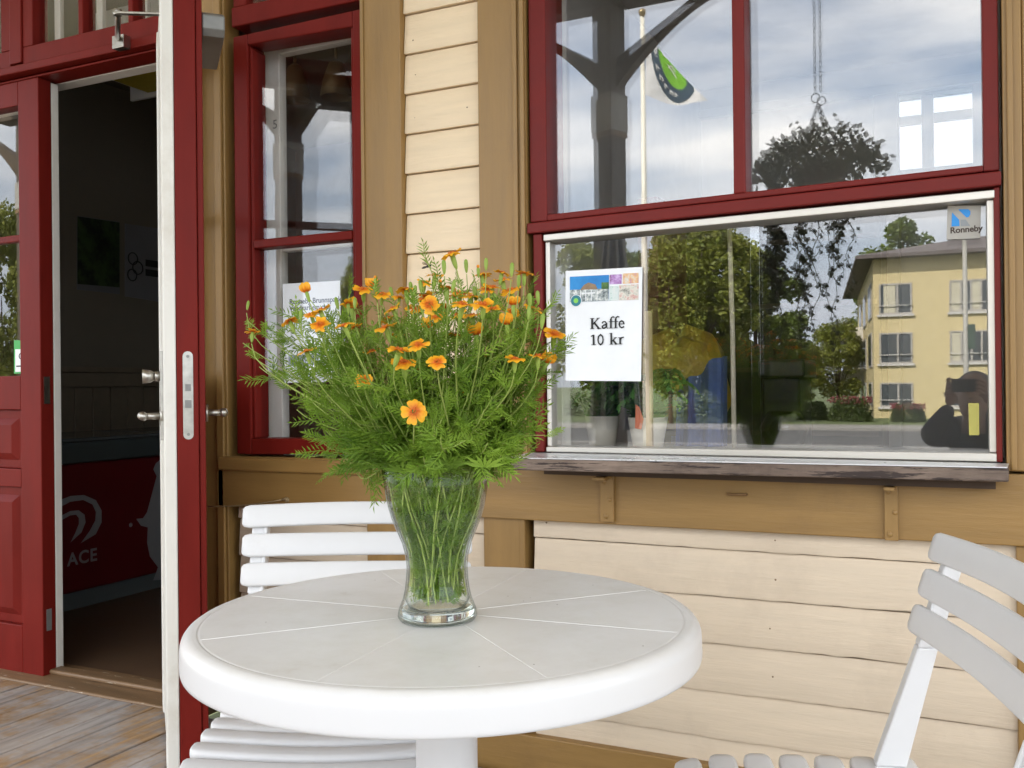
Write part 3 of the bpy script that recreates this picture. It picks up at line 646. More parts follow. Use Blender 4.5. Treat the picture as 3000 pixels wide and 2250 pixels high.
# ------------------------------------------------------------------ inside the door
fz = thing('chest_freezer', 'red chest freezer with white swirl and lettering inside the dark doorway', 'freezer', (-4.0, 1.4, 0))
FX = -3.66; FRED = plain('freezer_red', (0.13, 0.004, 0.007), 0.45)
m = MB(); m.box(-4.32, FX, 0.5, 2.25, 0.08, 0.667); m.build('body', FRED, fz, bevel=0.012)
m = MB(); m.box(-4.30, FX-0.02, 0.52, 2.23, 0.0, 0.079); m.build('plinth', plain('freezer_grey', (0.12, 0.14, 0.14)), fz)
m = MB(); m.box(-4.33, FX+0.012, 0.48, 2.27, 0.668, 0.765); rim = m.build('rim', plain('freezer_rim', (0.06, 0.075, 0.075), 0.4), fz, bevel=0.01)
m = MB(); m.box(-4.30, FX-0.01, 0.51, 1.36, 0.766, 0.782); m.box(-4.30, FX-0.01, 1.39, 2.24, 0.766, 0.782); m.build('lid', plain('freezer_lid', (0.1, 0.11, 0.11), 0.15), fz, bevel=0.004)
WPR = plain('white_print', (0.30, 0.30, 0.31), 0.6)
def fpx(x, y):                                 # freezer side seen at photo pixel
    d = ray(x, y); t = (FX-CAM.x)/d.x; q = CAM+d*t; return q
m = MB()
def band(outer, inner):
    A = [fpx(*p) for p in outer]; B = [fpx(*p) for p in inner]
    for i in range(len(A)-1):
        m.face([(FX+0.002, A[i].y, A[i].z), (FX+0.002, A[i+1].y, A[i+1].z), (FX+0.002, B[i+1].y, B[i+1].z), (FX+0.002, B[i].y, B[i].z)])
band([(150, 1475), (205, 1453), (245, 1450), (280, 1465), (297, 1495), (297, 1530), (280, 1565), (235, 1592)], [(150, 1500), (205, 1470), (243, 1465), (270, 1478), (280, 1500), (278, 1525), (262, 1555), (235, 1592)])
band([(160, 1520), (205, 1497), (230, 1495), (247, 1508), (250, 1530), (238, 1560), (205, 1590)], [(160, 1535), (205, 1510), (222, 1508), (230, 1518), (230, 1535), (220, 1560), (205, 1590)])
m.build('swirl_logo', WPR, fz)
m = MB(); pl = [(470, 1345), (455, 1358), (448, 1375), (458, 1395), (430, 1500), (418, 1518), (398, 1520), (412, 1540), (432, 1545), (430, 1590), (438, 1630), (462, 1662), (448, 1700), (600, 1690), (600, 1345)]
pp = [fpx(*p) for p in pl]; m.face([(FX+0.002, q.y, q.z) for q in pp]); q = fpx(383, 1538); m.ball((FX, q.y, q.z), 0.011, 0.3, 1, 1); m.build('white_splash', WPR, fz)
a = fpx(213, 1650); put_text('lettering', 'ACE', 0.082, WPR, fz, (FX+0.003, a.y-0.03, a.z-0.008), (0, 1, 0.0), (0, 0, 1), bold=0.002, space=1.1)
WX = -4.383
def wpx(x, y): d = ray(x, y); t = (-4.398-CAM.x)/d.x; return CAM+d*t
def poster(name, px4, mat, label):
    q = [wpx(*p) for p in px4]; t = thing(name, label, 'poster', (-4.39, q[0].y, q[0].z))
    m = MB(); m.hexa([(-4.396, p.y, p.z) for p in q], [(-4.3995, p.y, p.z) for p in q]); m.build('sheet', PAPER if mat is None else mat, t); return t, q
t, q = poster('wall_poster', ((225, 632), (350, 650), (350, 862), (225, 848)), plain('poster_grey', (0.16, 0.16, 0.165)), 'dark landscape poster on the room wall seen through the open doorway')
m = MB(); m.hexa([(-4.394, p.y, p.z) for p in [wpx(*k) for k in ((226, 634), (349, 652), (349, 842), (226, 832))]], [(-4.3958, p.y, p.z) for p in [wpx(*k) for k in ((226, 634), (349, 652), (349, 842), (226, 832))]]); m.build('printed_photo', photo_mat('dark_picture', [(0.4, (0.01, 0.015, 0.01)), (0.62, (0.05, 0.09, 0.03))], 9), t)
t, q = poster('wall_poster', ((366, 655), (500, 675), (500, 890), (366, 868)), plain('poster_pale', (0.20, 0.20, 0.21)), 'pale poster with black drawing beside the dark poster in the doorway')
m = MB()
for (x, y, r) in ((388, 758, 0.035), (402, 785, 0.038), (386, 806, 0.034)):
    c = wpx(x, y); m.tube([(-4.394, c.y+r*math.cos(a), c.z+r*math.sin(a)) for a in [2*math.pi*k/14 for k in range(15)]], 0.004, 5)
for y in (770, 798): c = wpx(425, y); m.box(-4.395, -4.393, c.y, c.y+0.28, c.z-0.02, c.z+0.02)
m.build('drawing', BLACK, t)
cl_ = thing('ceiling_lamp', 'white ceiling lamp with yellow inside seen at the top of the doorway', 'lamp', D(410, 225, 4.4))
c = D(410, 225, 4.4)
m = MB(); m.box(c.x-0.28, c.x+0.28, c.y-0.10, c.y-0.085, c.z-0.02, c.z+0.05); m.box(c.x-0.28, c.x+0.28, c.y+0.2, c.y+0.215, c.z-0.02, c.z+0.05); m.box(c.x-0.28, c.x+0.28, c.y-0.10, c.y+0.215, c.z+0.051, CEIL-0.0); m.build('housing', INWHITE, cl_)
m = MB(); m.box(c.x-0.15, c.x+0.25, c.y-0.08, c.y+0.19, c.z+0.0, c.z+0.03); m.build('diffuser', plain('yellow_diffuser', (0.6, 0.5, 0.05)), cl_)
pl_ = thing('pendant_lamp', 'brass pendant lamp with two shades hanging behind the tall window', 'lamp', P(930, 250, 1.3))
BRASS = plain('aged_brass', (0.16, 0.11, 0.045), 0.5, metal=0.4)
c0 = P(930, 150, 1.3)
m = MB(); m.tube([(c0.x, c0.y, CEIL), (c0.x, c0.y, c0.z+0.02)], 0.008, 8); m.tube([(c0.x-0.3, c0.y, c0.z+0.0), (c0.x, c0.y, c0.z+0.03), (c0.x+0.3, c0.y, c0.z)], 0.01, 8); m.build('stem', BRASS, pl_)
for px, py in ((865, 245), (985, 235)):
    c = P(px, py, 1.3); m = MB(); m.lathe([(0.075, -0.08), (0.062, 0.0), (0.035, 0.075), (0.016, 0.09), (0.012, 0.085), (0.031, 0.07), (0.058, 0.0), (0.071, -0.08)], c, 24, closed=True); m.tube([c+Vector((0, 0, 0.09)), (c.x, c.y, c0.z)], 0.008, 6); m.build('lamp_shade', BRASS, pl_)

# ------------------------------------------------------------------ behind the serving window
def frond_plant(name, c, r, h, pot_r, pot_h, potmat, leafmat, label, seed, dirx=1.0):
    rnd = random.Random(seed); t = thing(name, label, 'potted plant', c)
    m = MB(); m.lathe([(0, 0), (pot_r*0.72, 0), (pot_r*0.98, pot_h), (pot_r*0.92, pot_h), (pot_r*0.88, pot_h-0.015), (0, pot_h-0.015)], (0, 0, 0), 28); m.build('pot', potmat, t, local=True)
    m = MB()
    for i in range(44):
        a = rnd.uniform(0, 6.28); L_ = r*rnd.uniform(0.6, 1.15); up = h*rnd.uniform(0.5, 1.0); pts = []
        for k in range(9):
            s = k/8; pts.append(Vector((math.cos(a)*L_*s, math.sin(a)*L_*s*0.7, pot_h-0.02+up*math.sin(s*2.2)*1.05-0.02*s)))
        m.tube(pts, 0.0018, 4)
        for k in range(1, 9):
            for q in range(3):
                p = pts[k].lerp(pts[k-1], q/3); d = (pts[k]-pts[k-1]).normalized(); sd = d.cross(Vector((0, 0, 1))).normalized()
                for sg in (-1, 1):
                    ll = 0.045*(1.1-k/9); e = p+sd*sg*ll+d*ll*0.5-Vector((0, 0, 0.012*rnd.random())); w = d*0.005
                    m.face([p-w, p+w, e+w*0.4, e-w*0.4])
    m.build('foliage', leafmat, t, local=True, recalc=False)
    return t
POTM = plain('beige_pot', (0.74, 0.69, 0.58), 0.5)
FROND = leafy('fern_leaf', (0.04, 0.14, 0.025), (0.10, 0.28, 0.05), 0.3)
c1 = P(1765, 1305, 0.30); c2 = P(1905, 1310, 0.24); SZ = 0.8265
frond_plant('potted_fern', (c1.x, 0.30, SZ), 0.17, 0.15, 0.052, 0.085, POTM, FROND, 'potted fern behind the coffee sign, its pot nearer the window edge', 3)
fp2 = frond_plant('potted_fern', (c2.x, 0.22, SZ), 0.16, 0.16, 0.056, 0.085, POTM, FROND, 'potted fern with an orange tag in its pot, next to the wooden batten', 5)
q = [P(x, y, 0.155) for x, y in ((1864, 1185), (1874, 1192), (1887, 1228), (1880, 1258), (1862, 1255))]
m = MB(); m.hexa([(p.x, 0.150, p.z) for p in q], [(p.x, 0.152, p.z) for p in q]); m.build('plant_tag', plain('orange_tag', (0.7, 0.16, 0.05)), fp2)
a, b = P(1899, 912, 0.11), P(1899, 1300, 0.11)
m = MB(); m.box(a.x-0.008, a.x+0.008, 0.104, 0.12, SZ, a.z); tag(m.build('wooden_batten', surf('raw_pine', (0.62, 0.47, 0.28), 0.6, 0.1, (20, 20, 2)), bevel=0.001), 'short pale wooden batten standing upright just right of the coffee sign', 'batten')
a, b = P(2137, 670, 0.09), P(2151, 1300, 0.09)
m = MB(); m.tube([(a.x, 0.09, a.z), (a.x*0.5+b.x*0.5+0.002, 0.09, (a.z+b.z)/2), (b.x, 0.09, SZ)], 0.006, 8); tag(m.build('hanging_rope', surf('pale_rope', (0.42, 0.38, 0.30), 0.8, 0.2, (30, 30, 30))), 'pale rope hanging straight down behind the sliding pane', 'rope')
# counter and clutter in the kiosk
m = MB(); m.box(PART+0.07, 1.55, 0.47, 0.95, 0.0, 0.74); m.box(PART+0.07, 1.55, 0.465, 0.98, 0.741, 0.775); tag(m.build('kiosk_counter', surf('dark_counter', (0.05, 0.04, 0.03), 0.5), bevel=0.004), 'dark counter inside the kiosk below the serving window', 'counter')
def at(px, py, Y): return P(px, py, Y)
a, b = at(1905, 880, 0.55), at(2032, 1062, 0.55)
YEL = surf('yellow_foil', (0.36, 0.24, 0.02), 0.4, 0.25, (4, 4, 4), 5.0, 0.6, 6.0, 0.02)
m = MB(); xm_ = (a.x+b.x)/2; m.lathe([(0.0, 0), (0.12, 0.0), (0.15, 0.08), (0.145, 0.2), (0.12, 0.26), (0.03, 0.29), (0, 0.29)], (xm_, 0.62, 0.865), 40)
rb = random.Random(3)
for v_ in m.bm.verts:
    aa = math.atan2(v_.co.y-0.62, v_.co.x-xm_); k_ = 1+0.10*math.sin(3*aa+v_.co.z*9)+0.06*math.sin(7*aa-v_.co.z*31)+rb.uniform(-.03, .03)
    v_.co.x = xm_+(v_.co.x-xm_)*k_; v_.co.y = 0.62+(v_.co.y-0.62)*k_; v_.co.z += 0.022*math.sin(aa*2+1)*(v_.co.z > 0.95)+0.012*math.sin(aa*5)*(v_.co.z > 0.95)
bgy = tag(m.build('yellow_bag', YEL), 'bulging yellow foil bag in the kiosk, right of the batten', 'bag')
a, b = at(1945, 1030, 0.50), at(2066, 1068, 0.50)
m = MB(); m.box(a.x, b.x, 0.50, 0.72, 0.776, 0.86); bx_ = m.build('carton', plain('carton_board', (0.34, 0.29, 0.12), 0.7), bevel=0.002); tag(bx_, 'small carton with a printed label under the yellow bag', 'carton')
m = MB(); m.box(a.x+0.02, a.x+0.10, 0.4985, 0.4998, 0.80, 0.845); m.build('printed_label', plain('carton_label', (0.45, 0.45, 0.42)), bx_)
a, b = at(1985, 1110, 0.36), at(2125, 1300, 0.36)
m = MB()
for k in range(15):
    s = k/14; x = a.x+(b.x-a.x)*s; y = 0.33+0.014*math.sin(k*1.1); 
    if k: m.hexa([(px_, py_, SZ), (x, y, SZ), (x, y+0.02, a.z-0.03+0.10*s-0.008*math.cos(k*0.9)), (px_, py_+0.02, a.z-0.03+0.10*(k-1)/14-0.008*math.cos((k-1)*0.9))], [(px_, py_+0.05, SZ), (x, y+0.05, SZ), (x, y+0.06, a.z-0.03+0.10*s-0.008*math.cos(k*0.9)), (px_, py_+0.06, a.z-0.03+0.10*(k-1)/14-0.008*math.cos((k-1)*0.9))])
    px_, py_ = x, y
tag(m.build('blue_cloth', surf('blue_cloth', (0.045, 0.075, 0.20), 0.85, 0.3, (5, 5, 5))), 'folded blue cloth standing on the window ledge by the rope', 'cloth')
a, b = at(1868, 680, 0.75), at(1932, 920, 0.75)
m = MB(); m.box(a.x, b.x-0.04, 0.75, 1.1, 0.776, 1.62); cb_ = tag(m.build('narrow_cupboard', plain('mauve_paint', (0.30, 0.2, 0.2)), bevel=0.004), 'narrow mauve cupboard end with a dark red edge inside the kiosk', 'cupboard')
m = MB(); m.box(b.x-0.039, b.x, 0.74, 1.1, 0.776, 1.62); m.build('edge_board', plain('maroon_paint', (0.12, 0.02, 0.02)), cb_, bevel=0.003)
a, b = at(2270, 1060, 1.4), at(2345, 1250, 1.4)
m = MB(); m.box(a.x-0.05, b.x, 1.4, 1.7, 0.74, 1.02); m.box(a.x-0.06, b.x+0.02, 1.38, 1.7, 1.021, 1.09); cmk = tag(m.build('coffee_maker', plain('dark_appliance', (0.03, 0.025, 0.025), 0.35), bevel=0.01), 'dark coffee maker deep inside the kiosk under the hanging basket', 'coffee maker')
m = MB(); m.lathe([(0, 0), (0.07, 0), (0.09, 0.06), (0.06, 0.12), (0.055, 0.12), (0.08, 0.06), (0.06, 0.005), (0, 0.005)], ((a.x+b.x)/2, 1.32, 0.776), 20); m.build('jug', sheet_glass('jug_glass', 0.06, (0.6, 0.5, 0.4)), cmk)
m = MB(); m.box(0.0, 1.5, 1.3, 1.8, 0.0, 0.74); tag(m.build('storage_cabinet', surf('brown_cabinet', (0.10, 0.05, 0.03), 0.5), bevel=0.006), 'brown cabinet standing at the back right of the kiosk', 'cabinet')
m = MB(); m.box(-1.36, -0.36, 2.75, 3.22, 0.0, 1.88)  # added dark block that keeps the view through the lower pane dim
sv = m.build('dark_backdrop', surf('backdrop_dark', (0.035, 0.026, 0.02), 0.6)); tag(sv, 'tall dark backdrop added at the back wall of the kiosk to dim the lower pane', 'backdrop')
m = MB()
for k in range(5): m.box(-1.34, -0.38, 2.742, 2.749, 0.4+0.33*k, 0.425+0.33*k)
m.build('backdrop_strips', plain('backdrop_strip_wood', (0.09, 0.06, 0.04)), sv)
m = MB(); m.box(-1.2, -0.05, 1.3, 1.8, 0.0, 0.738); tag(m.build('back_counter', surf('brown_counter', (0.09, 0.05, 0.03), 0.5), bevel=0.006), 'low brown counter carrying the coffee maker inside the kiosk', 'counter')
# ------------------------------------------------------------------ ground, road and deck
def deckmat():
    m, nt, out = new_mat('worn_deck_boards'); L = nt.links.new
    tc = nt.nodes.new('ShaderNodeTexCoord'); sx = nt.nodes.new('ShaderNodeSeparateXYZ'); L(tc.outputs['Object'], sx.inputs[0])
    fl = N(nt, 'ShaderNodeMath', operation='MULTIPLY'); L(sx.outputs[0], fl.inputs[0]); fl.inputs[1].default_value = 1/0.098
    f2 = N(nt, 'ShaderNodeMath', operation='FLOOR'); L(fl.outputs[0], f2.inputs[0])
    wn = N(nt, 'ShaderNodeTexWhiteNoise', noise_dimensions='1D'); L(f2.outputs[0], wn.inputs['W'])
    mp = N(nt, 'ShaderNodeMapping'); mp.inputs['Scale'].default_value = (14, 1.2, 1); L(tc.outputs['Object'], mp.inputs[0])
    n = N(nt, 'ShaderNodeTexNoise', Scale=2.5, Detail=8, Roughness=0.65); L(mp.outputs[0], n.inputs['Vector'])
    n2 = N(nt, 'ShaderNodeTexNoise', Scale=1.6, Detail=6, Roughness=0.7); L(tc.outputs['Object'], n2.inputs['Vector'])
    ad = N(nt, 'ShaderNodeMath', operation='ADD'); L(n.outputs['Fac'], ad.inputs[0])
    w2 = N(nt, 'ShaderNodeMath', operation='MULTIPLY'); L(wn.outputs['Value'], w2.inputs[0]); w2.inputs[1].default_value = 0.22; L(w2.outputs[0], ad.inputs[1])
    g = ramp(nt, [(0.35, (0.20, 0.185, 0.18)), (0.6, (0.36, 0.34, 0.335)), (0.85, (0.46, 0.44, 0.43))]); L(ad.outputs[0], g.inputs[0])
    b_ = ramp(nt, [(0.3, (0.15, 0.085, 0.04)), (0.75, (0.42, 0.27, 0.14))]); L(n.outputs['Fac'], b_.inputs[0])
    k = N(nt, 'ShaderNodeMath', operation='ADD'); L(n2.outputs['Fac'], k.inputs[0]); w3 = N(nt, 'ShaderNodeMath', operation='MULTIPLY'); L(n.outputs['Fac'], w3.inputs[0]); w3.inputs[1].default_value = 0.35; L(w3.outputs[0], k.inputs[1])
    r = ramp(nt, [(0.62, (0, 0, 0)), (0.76, (1, 1, 1))]); L(k.outputs[0], r.inputs[0])
    # foot traffic in front of the doorway
    v1 = N(nt, 'ShaderNodeVectorMath', operation='DISTANCE'); L(tc.outputs['Object'], v1.inputs[0]); v1.inputs[1].default_value = (-2.75, -0.75, 0)
    r3 = ramp(nt, [(0.0, (0.6, 0.6, 0.6)), (0.85, (0, 0, 0))]); L(v1.outputs['Value'], r3.inputs[0])
    ml = N(nt, 'ShaderNodeMath', operation='MAXIMUM'); ml2 = N(nt, 'ShaderNodeMath', operation='MULTIPLY'); L(r3.outputs[0], ml2.inputs[0]); r4 = ramp(nt, [(0.35, (0, 0, 0)), (0.6, (1, 1, 1))]); L(k.outputs[0], r4.inputs[0]); L(r4.outputs[0], ml2.inputs[1])
    L(r.outputs[0], ml.inputs[0]); L(ml2.outputs[0], ml.inputs[1])
    mx = N(nt, 'ShaderNodeMix', data_type='RGBA'); L(ml.outputs[0], mx.inputs[0]); L(g.outputs[0], mx.inputs[6]); L(b_.outputs[0], mx.inputs[7])
    b = nt.nodes.new('ShaderNodeBsdfPrincipled'); b.inputs['Roughness'].default_value = 0.78; b.inputs['Specular IOR Level'].default_value = 0.3; L(mx.outputs[2], b.inputs['Base Color'])
    bp = N(nt, 'ShaderNodeBump', Strength=0.5, Distance=0.002); L(n.outputs['Fac'], bp.inputs['Height']); L(bp.outputs[0], b.inputs['Normal'])
    L(b.outputs[0], out.inputs[0]); return m
m = MB(); x = -7.5; rnd = random.Random(4)
while x < 4.5:
    dz = rnd.uniform(-0.0015, 0.0015); m.box(x+0.0025, x+0.0955, -3.75, -0.072, -0.04, dz); x += 0.098
m.box(-7.5, 4.5, -3.74, -0.08, -0.12, -0.041)
m.box(-7.5, 4.5, -3.79, -3.752, -0.3, 0.002)
kind(m.build('porch_deck', deckmat(), None, bevel=0.002, seg=1), 'structure')
GZ = -0.95
def sheet(name, x0, x1, y0, y1, z, mat):
    m = MB(); m.face([(x0, y0, z), (x1, y0, z), (x1, y1, z), (x0, y1, z)]); return kind(m.build(name, mat), 'structure')
ASPH = surf('grey_asphalt', (0.10, 0.10, 0.098), 0.85, 0.2, (1, 1, 1), 1.5, 0.3, 60.0, 0.004)
sheet('ground', -400, 400, -900, 400, GZ, surf('dry_lawn', (0.10, 0.13, 0.045), 0.9, 0.3, (1, 1, 1), 0.6, 0.4, 8.0, 0.03))
sheet('forecourt', -60, 60, -26.5, -3.8, GZ+0.004, surf('forecourt_asphalt', (0.17, 0.165, 0.155), 0.85, 0.15, (1, 1, 1), 1.0, 0.3, 50.0, 0.004))
sheet('road', -400, 400, -38, -27, GZ+0.004, ASPH)
m = MB(); m.box(-400, 400, -27.0, -26.5, GZ-0.2, GZ+0.12); kind(m.build('kerb', plain('kerb_granite', (0.2, 0.195, 0.185), 0.85), None, bevel=0.02), 'structure')
m = MB(); m.box(-400, 400, -38.5, -38.0, GZ-0.2, GZ+0.13); m.box(-400, 400, -41.0, -38.501, GZ-0.2, GZ+0.125); kind(m.build('pavement', plain('pale_paving', (0.24, 0.23, 0.21), 0.85), None, bevel=0.02), 'structure')

# ------------------------------------------------------------------ table
TC = Vector((-0.665, -1.103, 0)); TR = 0.357; TZ = 0.68
tb = thing('garden_table', 'round white plastic pedestal table with a dropped rim carrying the flower vase', 'table', TC)
m = MB()
m.lathe([(0, TZ), (0.330, TZ), (0.3325, TZ), (0.3335, TZ-0.0007), (0.3345, TZ), (0.3365, TZ), (0.3405, TZ), (0.3425, TZ-0.0002), (0.3470, TZ-0.0016), (0.3510, TZ-0.0045), (0.3540, TZ-0.0085), (0.3555, TZ-0.0125), (0.3560, TZ-0.0145), (0.3563, TZ-0.018), (TR-0.0002, TZ-0.040), (TR-0.0003, TZ-0.044), (TR-0.0012, TZ-0.0472), (TR-0.003, TZ-0.048), (TR-0.007, TZ-0.046), (TR-0.008, TZ-0.02), (0.33, TZ-0.009), (0, TZ-0.008)], TC, 128)
q = G(2010, 1855, TZ)-TC; a0 = math.atan2(q.y, q.x)
for k in range(8):
    a = a0+k*math.pi/4; d = Vector((math.cos(a), math.sin(a), 0)); s = Vector((-d.y, d.x, 0))*0.0008
    A, B = TC+d*0.05+Vector((0, 0, TZ)), TC+d*0.331+Vector((0, 0, TZ))
    up = Vector((0, 0, 0.00035)); dn = Vector((0, 0, -0.002))
    m.hexa([A-s*1.6+dn, A+s*1.6+dn, A+s*0.5+up, A-s*0.5+up], [B-s*1.6+dn, B+s*1.6+dn, B+s*0.5+up, B-s*0.5+up])
def tablemat():
    m, nt, out = new_mat('table_plastic'); L = nt.links.new
    tc = nt.nodes.new('ShaderNodeTexCoord')
    n = N(nt, 'ShaderNodeTexNoise', Scale=6.5, Detail=10, Roughness=0.74); L(tc.outputs['Object'], n.inputs['Vector'])
    r = ramp(nt, [(0.42, (0.76, 0.755, 0.75)), (0.60, (0.71, 0.70, 0.68)), (0.76, (0.58, 0.545, 0.50))]); L(n.outputs['Fac'], r.inputs[0])
    vo = N(nt, 'ShaderNodeTexVoronoi', Scale=55.0); L(tc.outputs['Object'], vo.inputs['Vector'])
    sp = ramp(nt, [(0.05, (1, 1, 1)), (0.085, (0, 0, 0))]); L(vo.outputs['Distance'], sp.inputs[0])
    cg = ramp(nt, [(0.89, (0, 0, 0)), (0.90, (1, 1, 1))]); sc = nt.nodes.new('ShaderNodeSeparateColor'); L(vo.outputs['Color'], sc.inputs[0]); L(sc.outputs[0], cg.inputs[0])
    ml = N(nt, 'ShaderNodeMath', operation='MULTIPLY'); L(sp.outputs[0], ml.inputs[0]); L(cg.outputs[0], ml.inputs[1])
    mx = N(nt, 'ShaderNodeMix', data_type='RGBA'); L(ml.outputs[0], mx.inputs[0]); L(r.outputs[0], mx.inputs[6]); mx.inputs[7].default_value = (0.16, 0.13, 0.11, 1)
    sz = nt.nodes.new('ShaderNodeSeparateXYZ'); L(tc.outputs['Object'], sz.inputs[0]); tm = N(nt, 'ShaderNodeMapRange'); tm.inputs[1].default_value = TZ-0.006; tm.inputs[2].default_value = TZ-0.0015; L(sz.outputs[2], tm.inputs[0])
    cl2 = N(nt, 'ShaderNodeMix', data_type='RGBA'); L(tm.outputs[0], cl2.inputs[0]); L(mx.outputs[2], cl2.inputs[7])
    sd2 = N(nt, 'ShaderNodeMix', data_type='RGBA'); L(ml.outputs[0], sd2.inputs[0]); sd2.inputs[6].default_value = (0.665, 0.665, 0.67, 1); sd2.inputs[7].default_value = (0.3, 0.27, 0.25, 1); L(sd2.outputs[2], cl2.inputs[6])  # rim side coloured darker than the top, offsetting the stronger light there
    b = nt.nodes.new('ShaderNodeBsdfPrincipled'); L(cl2.outputs[2], b.inputs['Base Color'])
    rr = N(nt, 'ShaderNodeMapRange'); rr.inputs[3].default_value = 0.26; rr.inputs[4].default_value = 0.5; L(n.outputs['Fac'], rr.inputs[0]); L(rr.outputs[0], b.inputs['Roughness'])
    n2 = N(nt, 'ShaderNodeTexNoise', Scale=160.0, Detail=3); L(tc.outputs['Object'], n2.inputs['Vector'])
    bp = N(nt, 'ShaderNodeBump', Strength=0.12, Distance=0.0006); L(n2.outputs['Fac'], bp.inputs['Height']); L(bp.outputs[0], b.inputs['Normal'])
    L(b.outputs[0], out.inputs[0]); return m
m.build('tabletop', tablemat(), tb)
m = MB(); m.lathe([(0.09, TZ-0.009), (0.06, TZ-0.03), (0.0435, TZ-0.06), (0.0435, 0.14), (0.052, 0.10), (0.06, 0.06), (0, 0.055)], TC, 40); m.build('pedestal', PLASTIC, tb)
for k in range(4):
    a = 0.5+k*math.pi/2; d = Vector((math.cos(a), math.sin(a), 0)); s = Vector((-d.y, d.x, 0))
    m = MB(); A, B = TC+d*0.04, TC+d*0.30
    m.hexa([A-s*0.03+Vector((0, 0, 0.05)), A+s*0.03+Vector((0, 0, 0.05)), A+s*0.03+Vector((0, 0, 0.11)), A-s*0.03+Vector((0, 0, 0.11))], [B-s*0.025+Vector((0, 0, 0.001)), B+s*0.025+Vector((0, 0, 0.001)), B+s*0.022+Vector((0, 0, 0.03)), B-s*0.022+Vector((0, 0, 0.03))]); m.build('foot', PLASTIC, tb, bevel=0.006)

# ------------------------------------------------------------------ chairs (local: faces -y)
def slat(m, fn, half, wdir, ndir, w, t, n=18):
    wd = Vector(wdir).normalized(); nd = Vector(ndir).normalized(); rings = []
    for i in range(n+1):
        s = -1+2*i/n; x = half*math.sin(s*math.pi/2)
        e = 1.0
        if abs(x) > half-0.014: e = math.sqrt(max(0.0, 1-((abs(x)-(half-0.014))/0.014)**2))*0.30+0.70
        c = fn(x); ww = w/2*e; tt = t/2*(0.75+0.25*e); r = min(tt, ww)*0.75; ring = []
        for (sx, sy) in ((1, 1), (-1, 1), (-1, -1), (1, -1)):
            cs = [(1, 0), (0.7, 0.7), (0, 1)]
            seq = cs if sx*sy > 0 else cs[::-1]
            for a, b in seq: ring.append(c+wd*sx*((ww-r)+r*a)+nd*sy*((tt-r)+r*b))
        rings.append([m.v(p) for p in ring])
    for a, b in zip(rings, rings[1:]):
        k = len(a)
        for j in range(k): f = m.bm.faces.new((a[j], a[(j+1) % k], b[(j+1) % k], b[j])); f.smooth = True
    m.bm.faces.new(rings[0]); m.bm.faces.new(rings[-1][::-1])
def backy(z): return 0.06+(z-0.42)*0.31
def make_chair(label):
    t = thing('slatted_chair', label, 'chair', (0, 0, 0), 0, 'white slatted garden chairs')
    m = MB()
    for i in range(7):
        y = -0.232+0.0535*i; drop = -0.012 if i == 0 else (-0.003 if i == 1 else 0)
        slat(m, lambda x, y=y, d=drop: Vector((x, y, 0.411+d-0.012*math.cos(x/0.225*math.pi/2)+0.003*(i == 6))), 0.222, (0, 1, 0.25 if i == 0 else 0.0), (0, -0.25 if i == 0 else 0, 1), 0.044, 0.019)
    m.build('seat', PLASTIC, t, local=True)
    m = MB()
    for i in range(3):
        zc = 0.746-0.0545*i
        slat(m, lambda x, z=zc: Vector((x, backy(z)-0.012+0.011*math.cos(x/0.22*math.pi/2), z+0.004*(i == 0)*math.cos(x/0.22*math.pi/2))), (0.229, 0.226, 0.224)[i], (0, 0.31, 1), (0, -1, 0.31), 0.0455, 0.011)
    m.build('backrest', PLASTIC, t, local=True)
    for sx in (-1, 1):
        m = MB(); X0 = sx*0.200
        prof = [(0.755, 0.022), (0.60, 0.026), (0.42, 0.042), (0.30, 0.040), (0.0, 0.034)]
        for (za, wa), (zb_, wb) in zip(prof, prof[1:]):
            ya, yb = backy(za)+0.010, backy(zb_)+0.010
            m.hexa([(X0-0.013, ya-wa/2, za), (X0+0.013, ya-wa/2, za), (X0+0.013, ya+wa/2, za), (X0-0.013, ya+wa/2, za)], [(X0-0.013, yb-wb/2, zb_), (X0+0.013, yb-wb/2, zb_), (X0+0.013, yb+wb/2, zb_), (X0-0.013, yb+wb/2, zb_)])
            m.hexa([(X0-0.004-sx*0.015, ya-wa/2-0.004, za), (X0+0.004-sx*0.015, ya-wa/2-0.004, za), (X0+0.004-sx*0.015, ya+wa/2, za), (X0-0.004-sx*0.015, ya+wa/2, za)], [(X0-0.004-sx*0.015, yb-wb/2-0.004, zb_), (X0+0.004-sx*0.015, yb-wb/2-0.004, zb_), (X0+0.004-sx*0.015, yb+wb/2, zb_), (X0-0.004-sx*0.015, yb+wb/2, zb_)])
        m.build('leg', PLASTIC, t, local=True, bevel=0.003)
        m = MB(); X1 = sx*0.148; m.bar((X1, -0.20, 0.385), (X1, 0.24, 0.0), 0.022, 0.036); m.build('leg', PLASTIC, t, local=True, bevel=0.003)
        m = MB(); m.box(X1-0.011, X1+0.011, -0.22, 0.09, 0.365, 0.392); m.build('seat_rail', PLASTIC, t, local=True, bevel=0.003)
    m = MB(); m.tube([(-0.2, 0.08, 0.40), (0.2, 0.08, 0.40)], 0.009, 10); m.build('stretcher', PLASTIC, t, local=True); m = MB(); m.tube([(-0.148, 0.13, 0.10), (0.148, 0.13, 0.10)], 0.009, 10); m.build('stretcher', PLASTIC, t, local=True)
    return t
ch1 = make_chair('white slatted chair tucked behind the table, facing the camera, its back against the wall')
z760 = D(735, 1492, 1.89); e1 = Vector((0.9026, 0.4305, 0)); n1 = Vector((-0.4305, 0.9026, 0))
q = G(534.6, 2225, .42); 
o1 = (Vector((z760.x, z760.y, 0)) + e1*0.21 - n1*0.168); o1b = Vector((q.x, q.y, 0))+e1*0.222+n1*0.254
o1 = (o1+o1b)/2
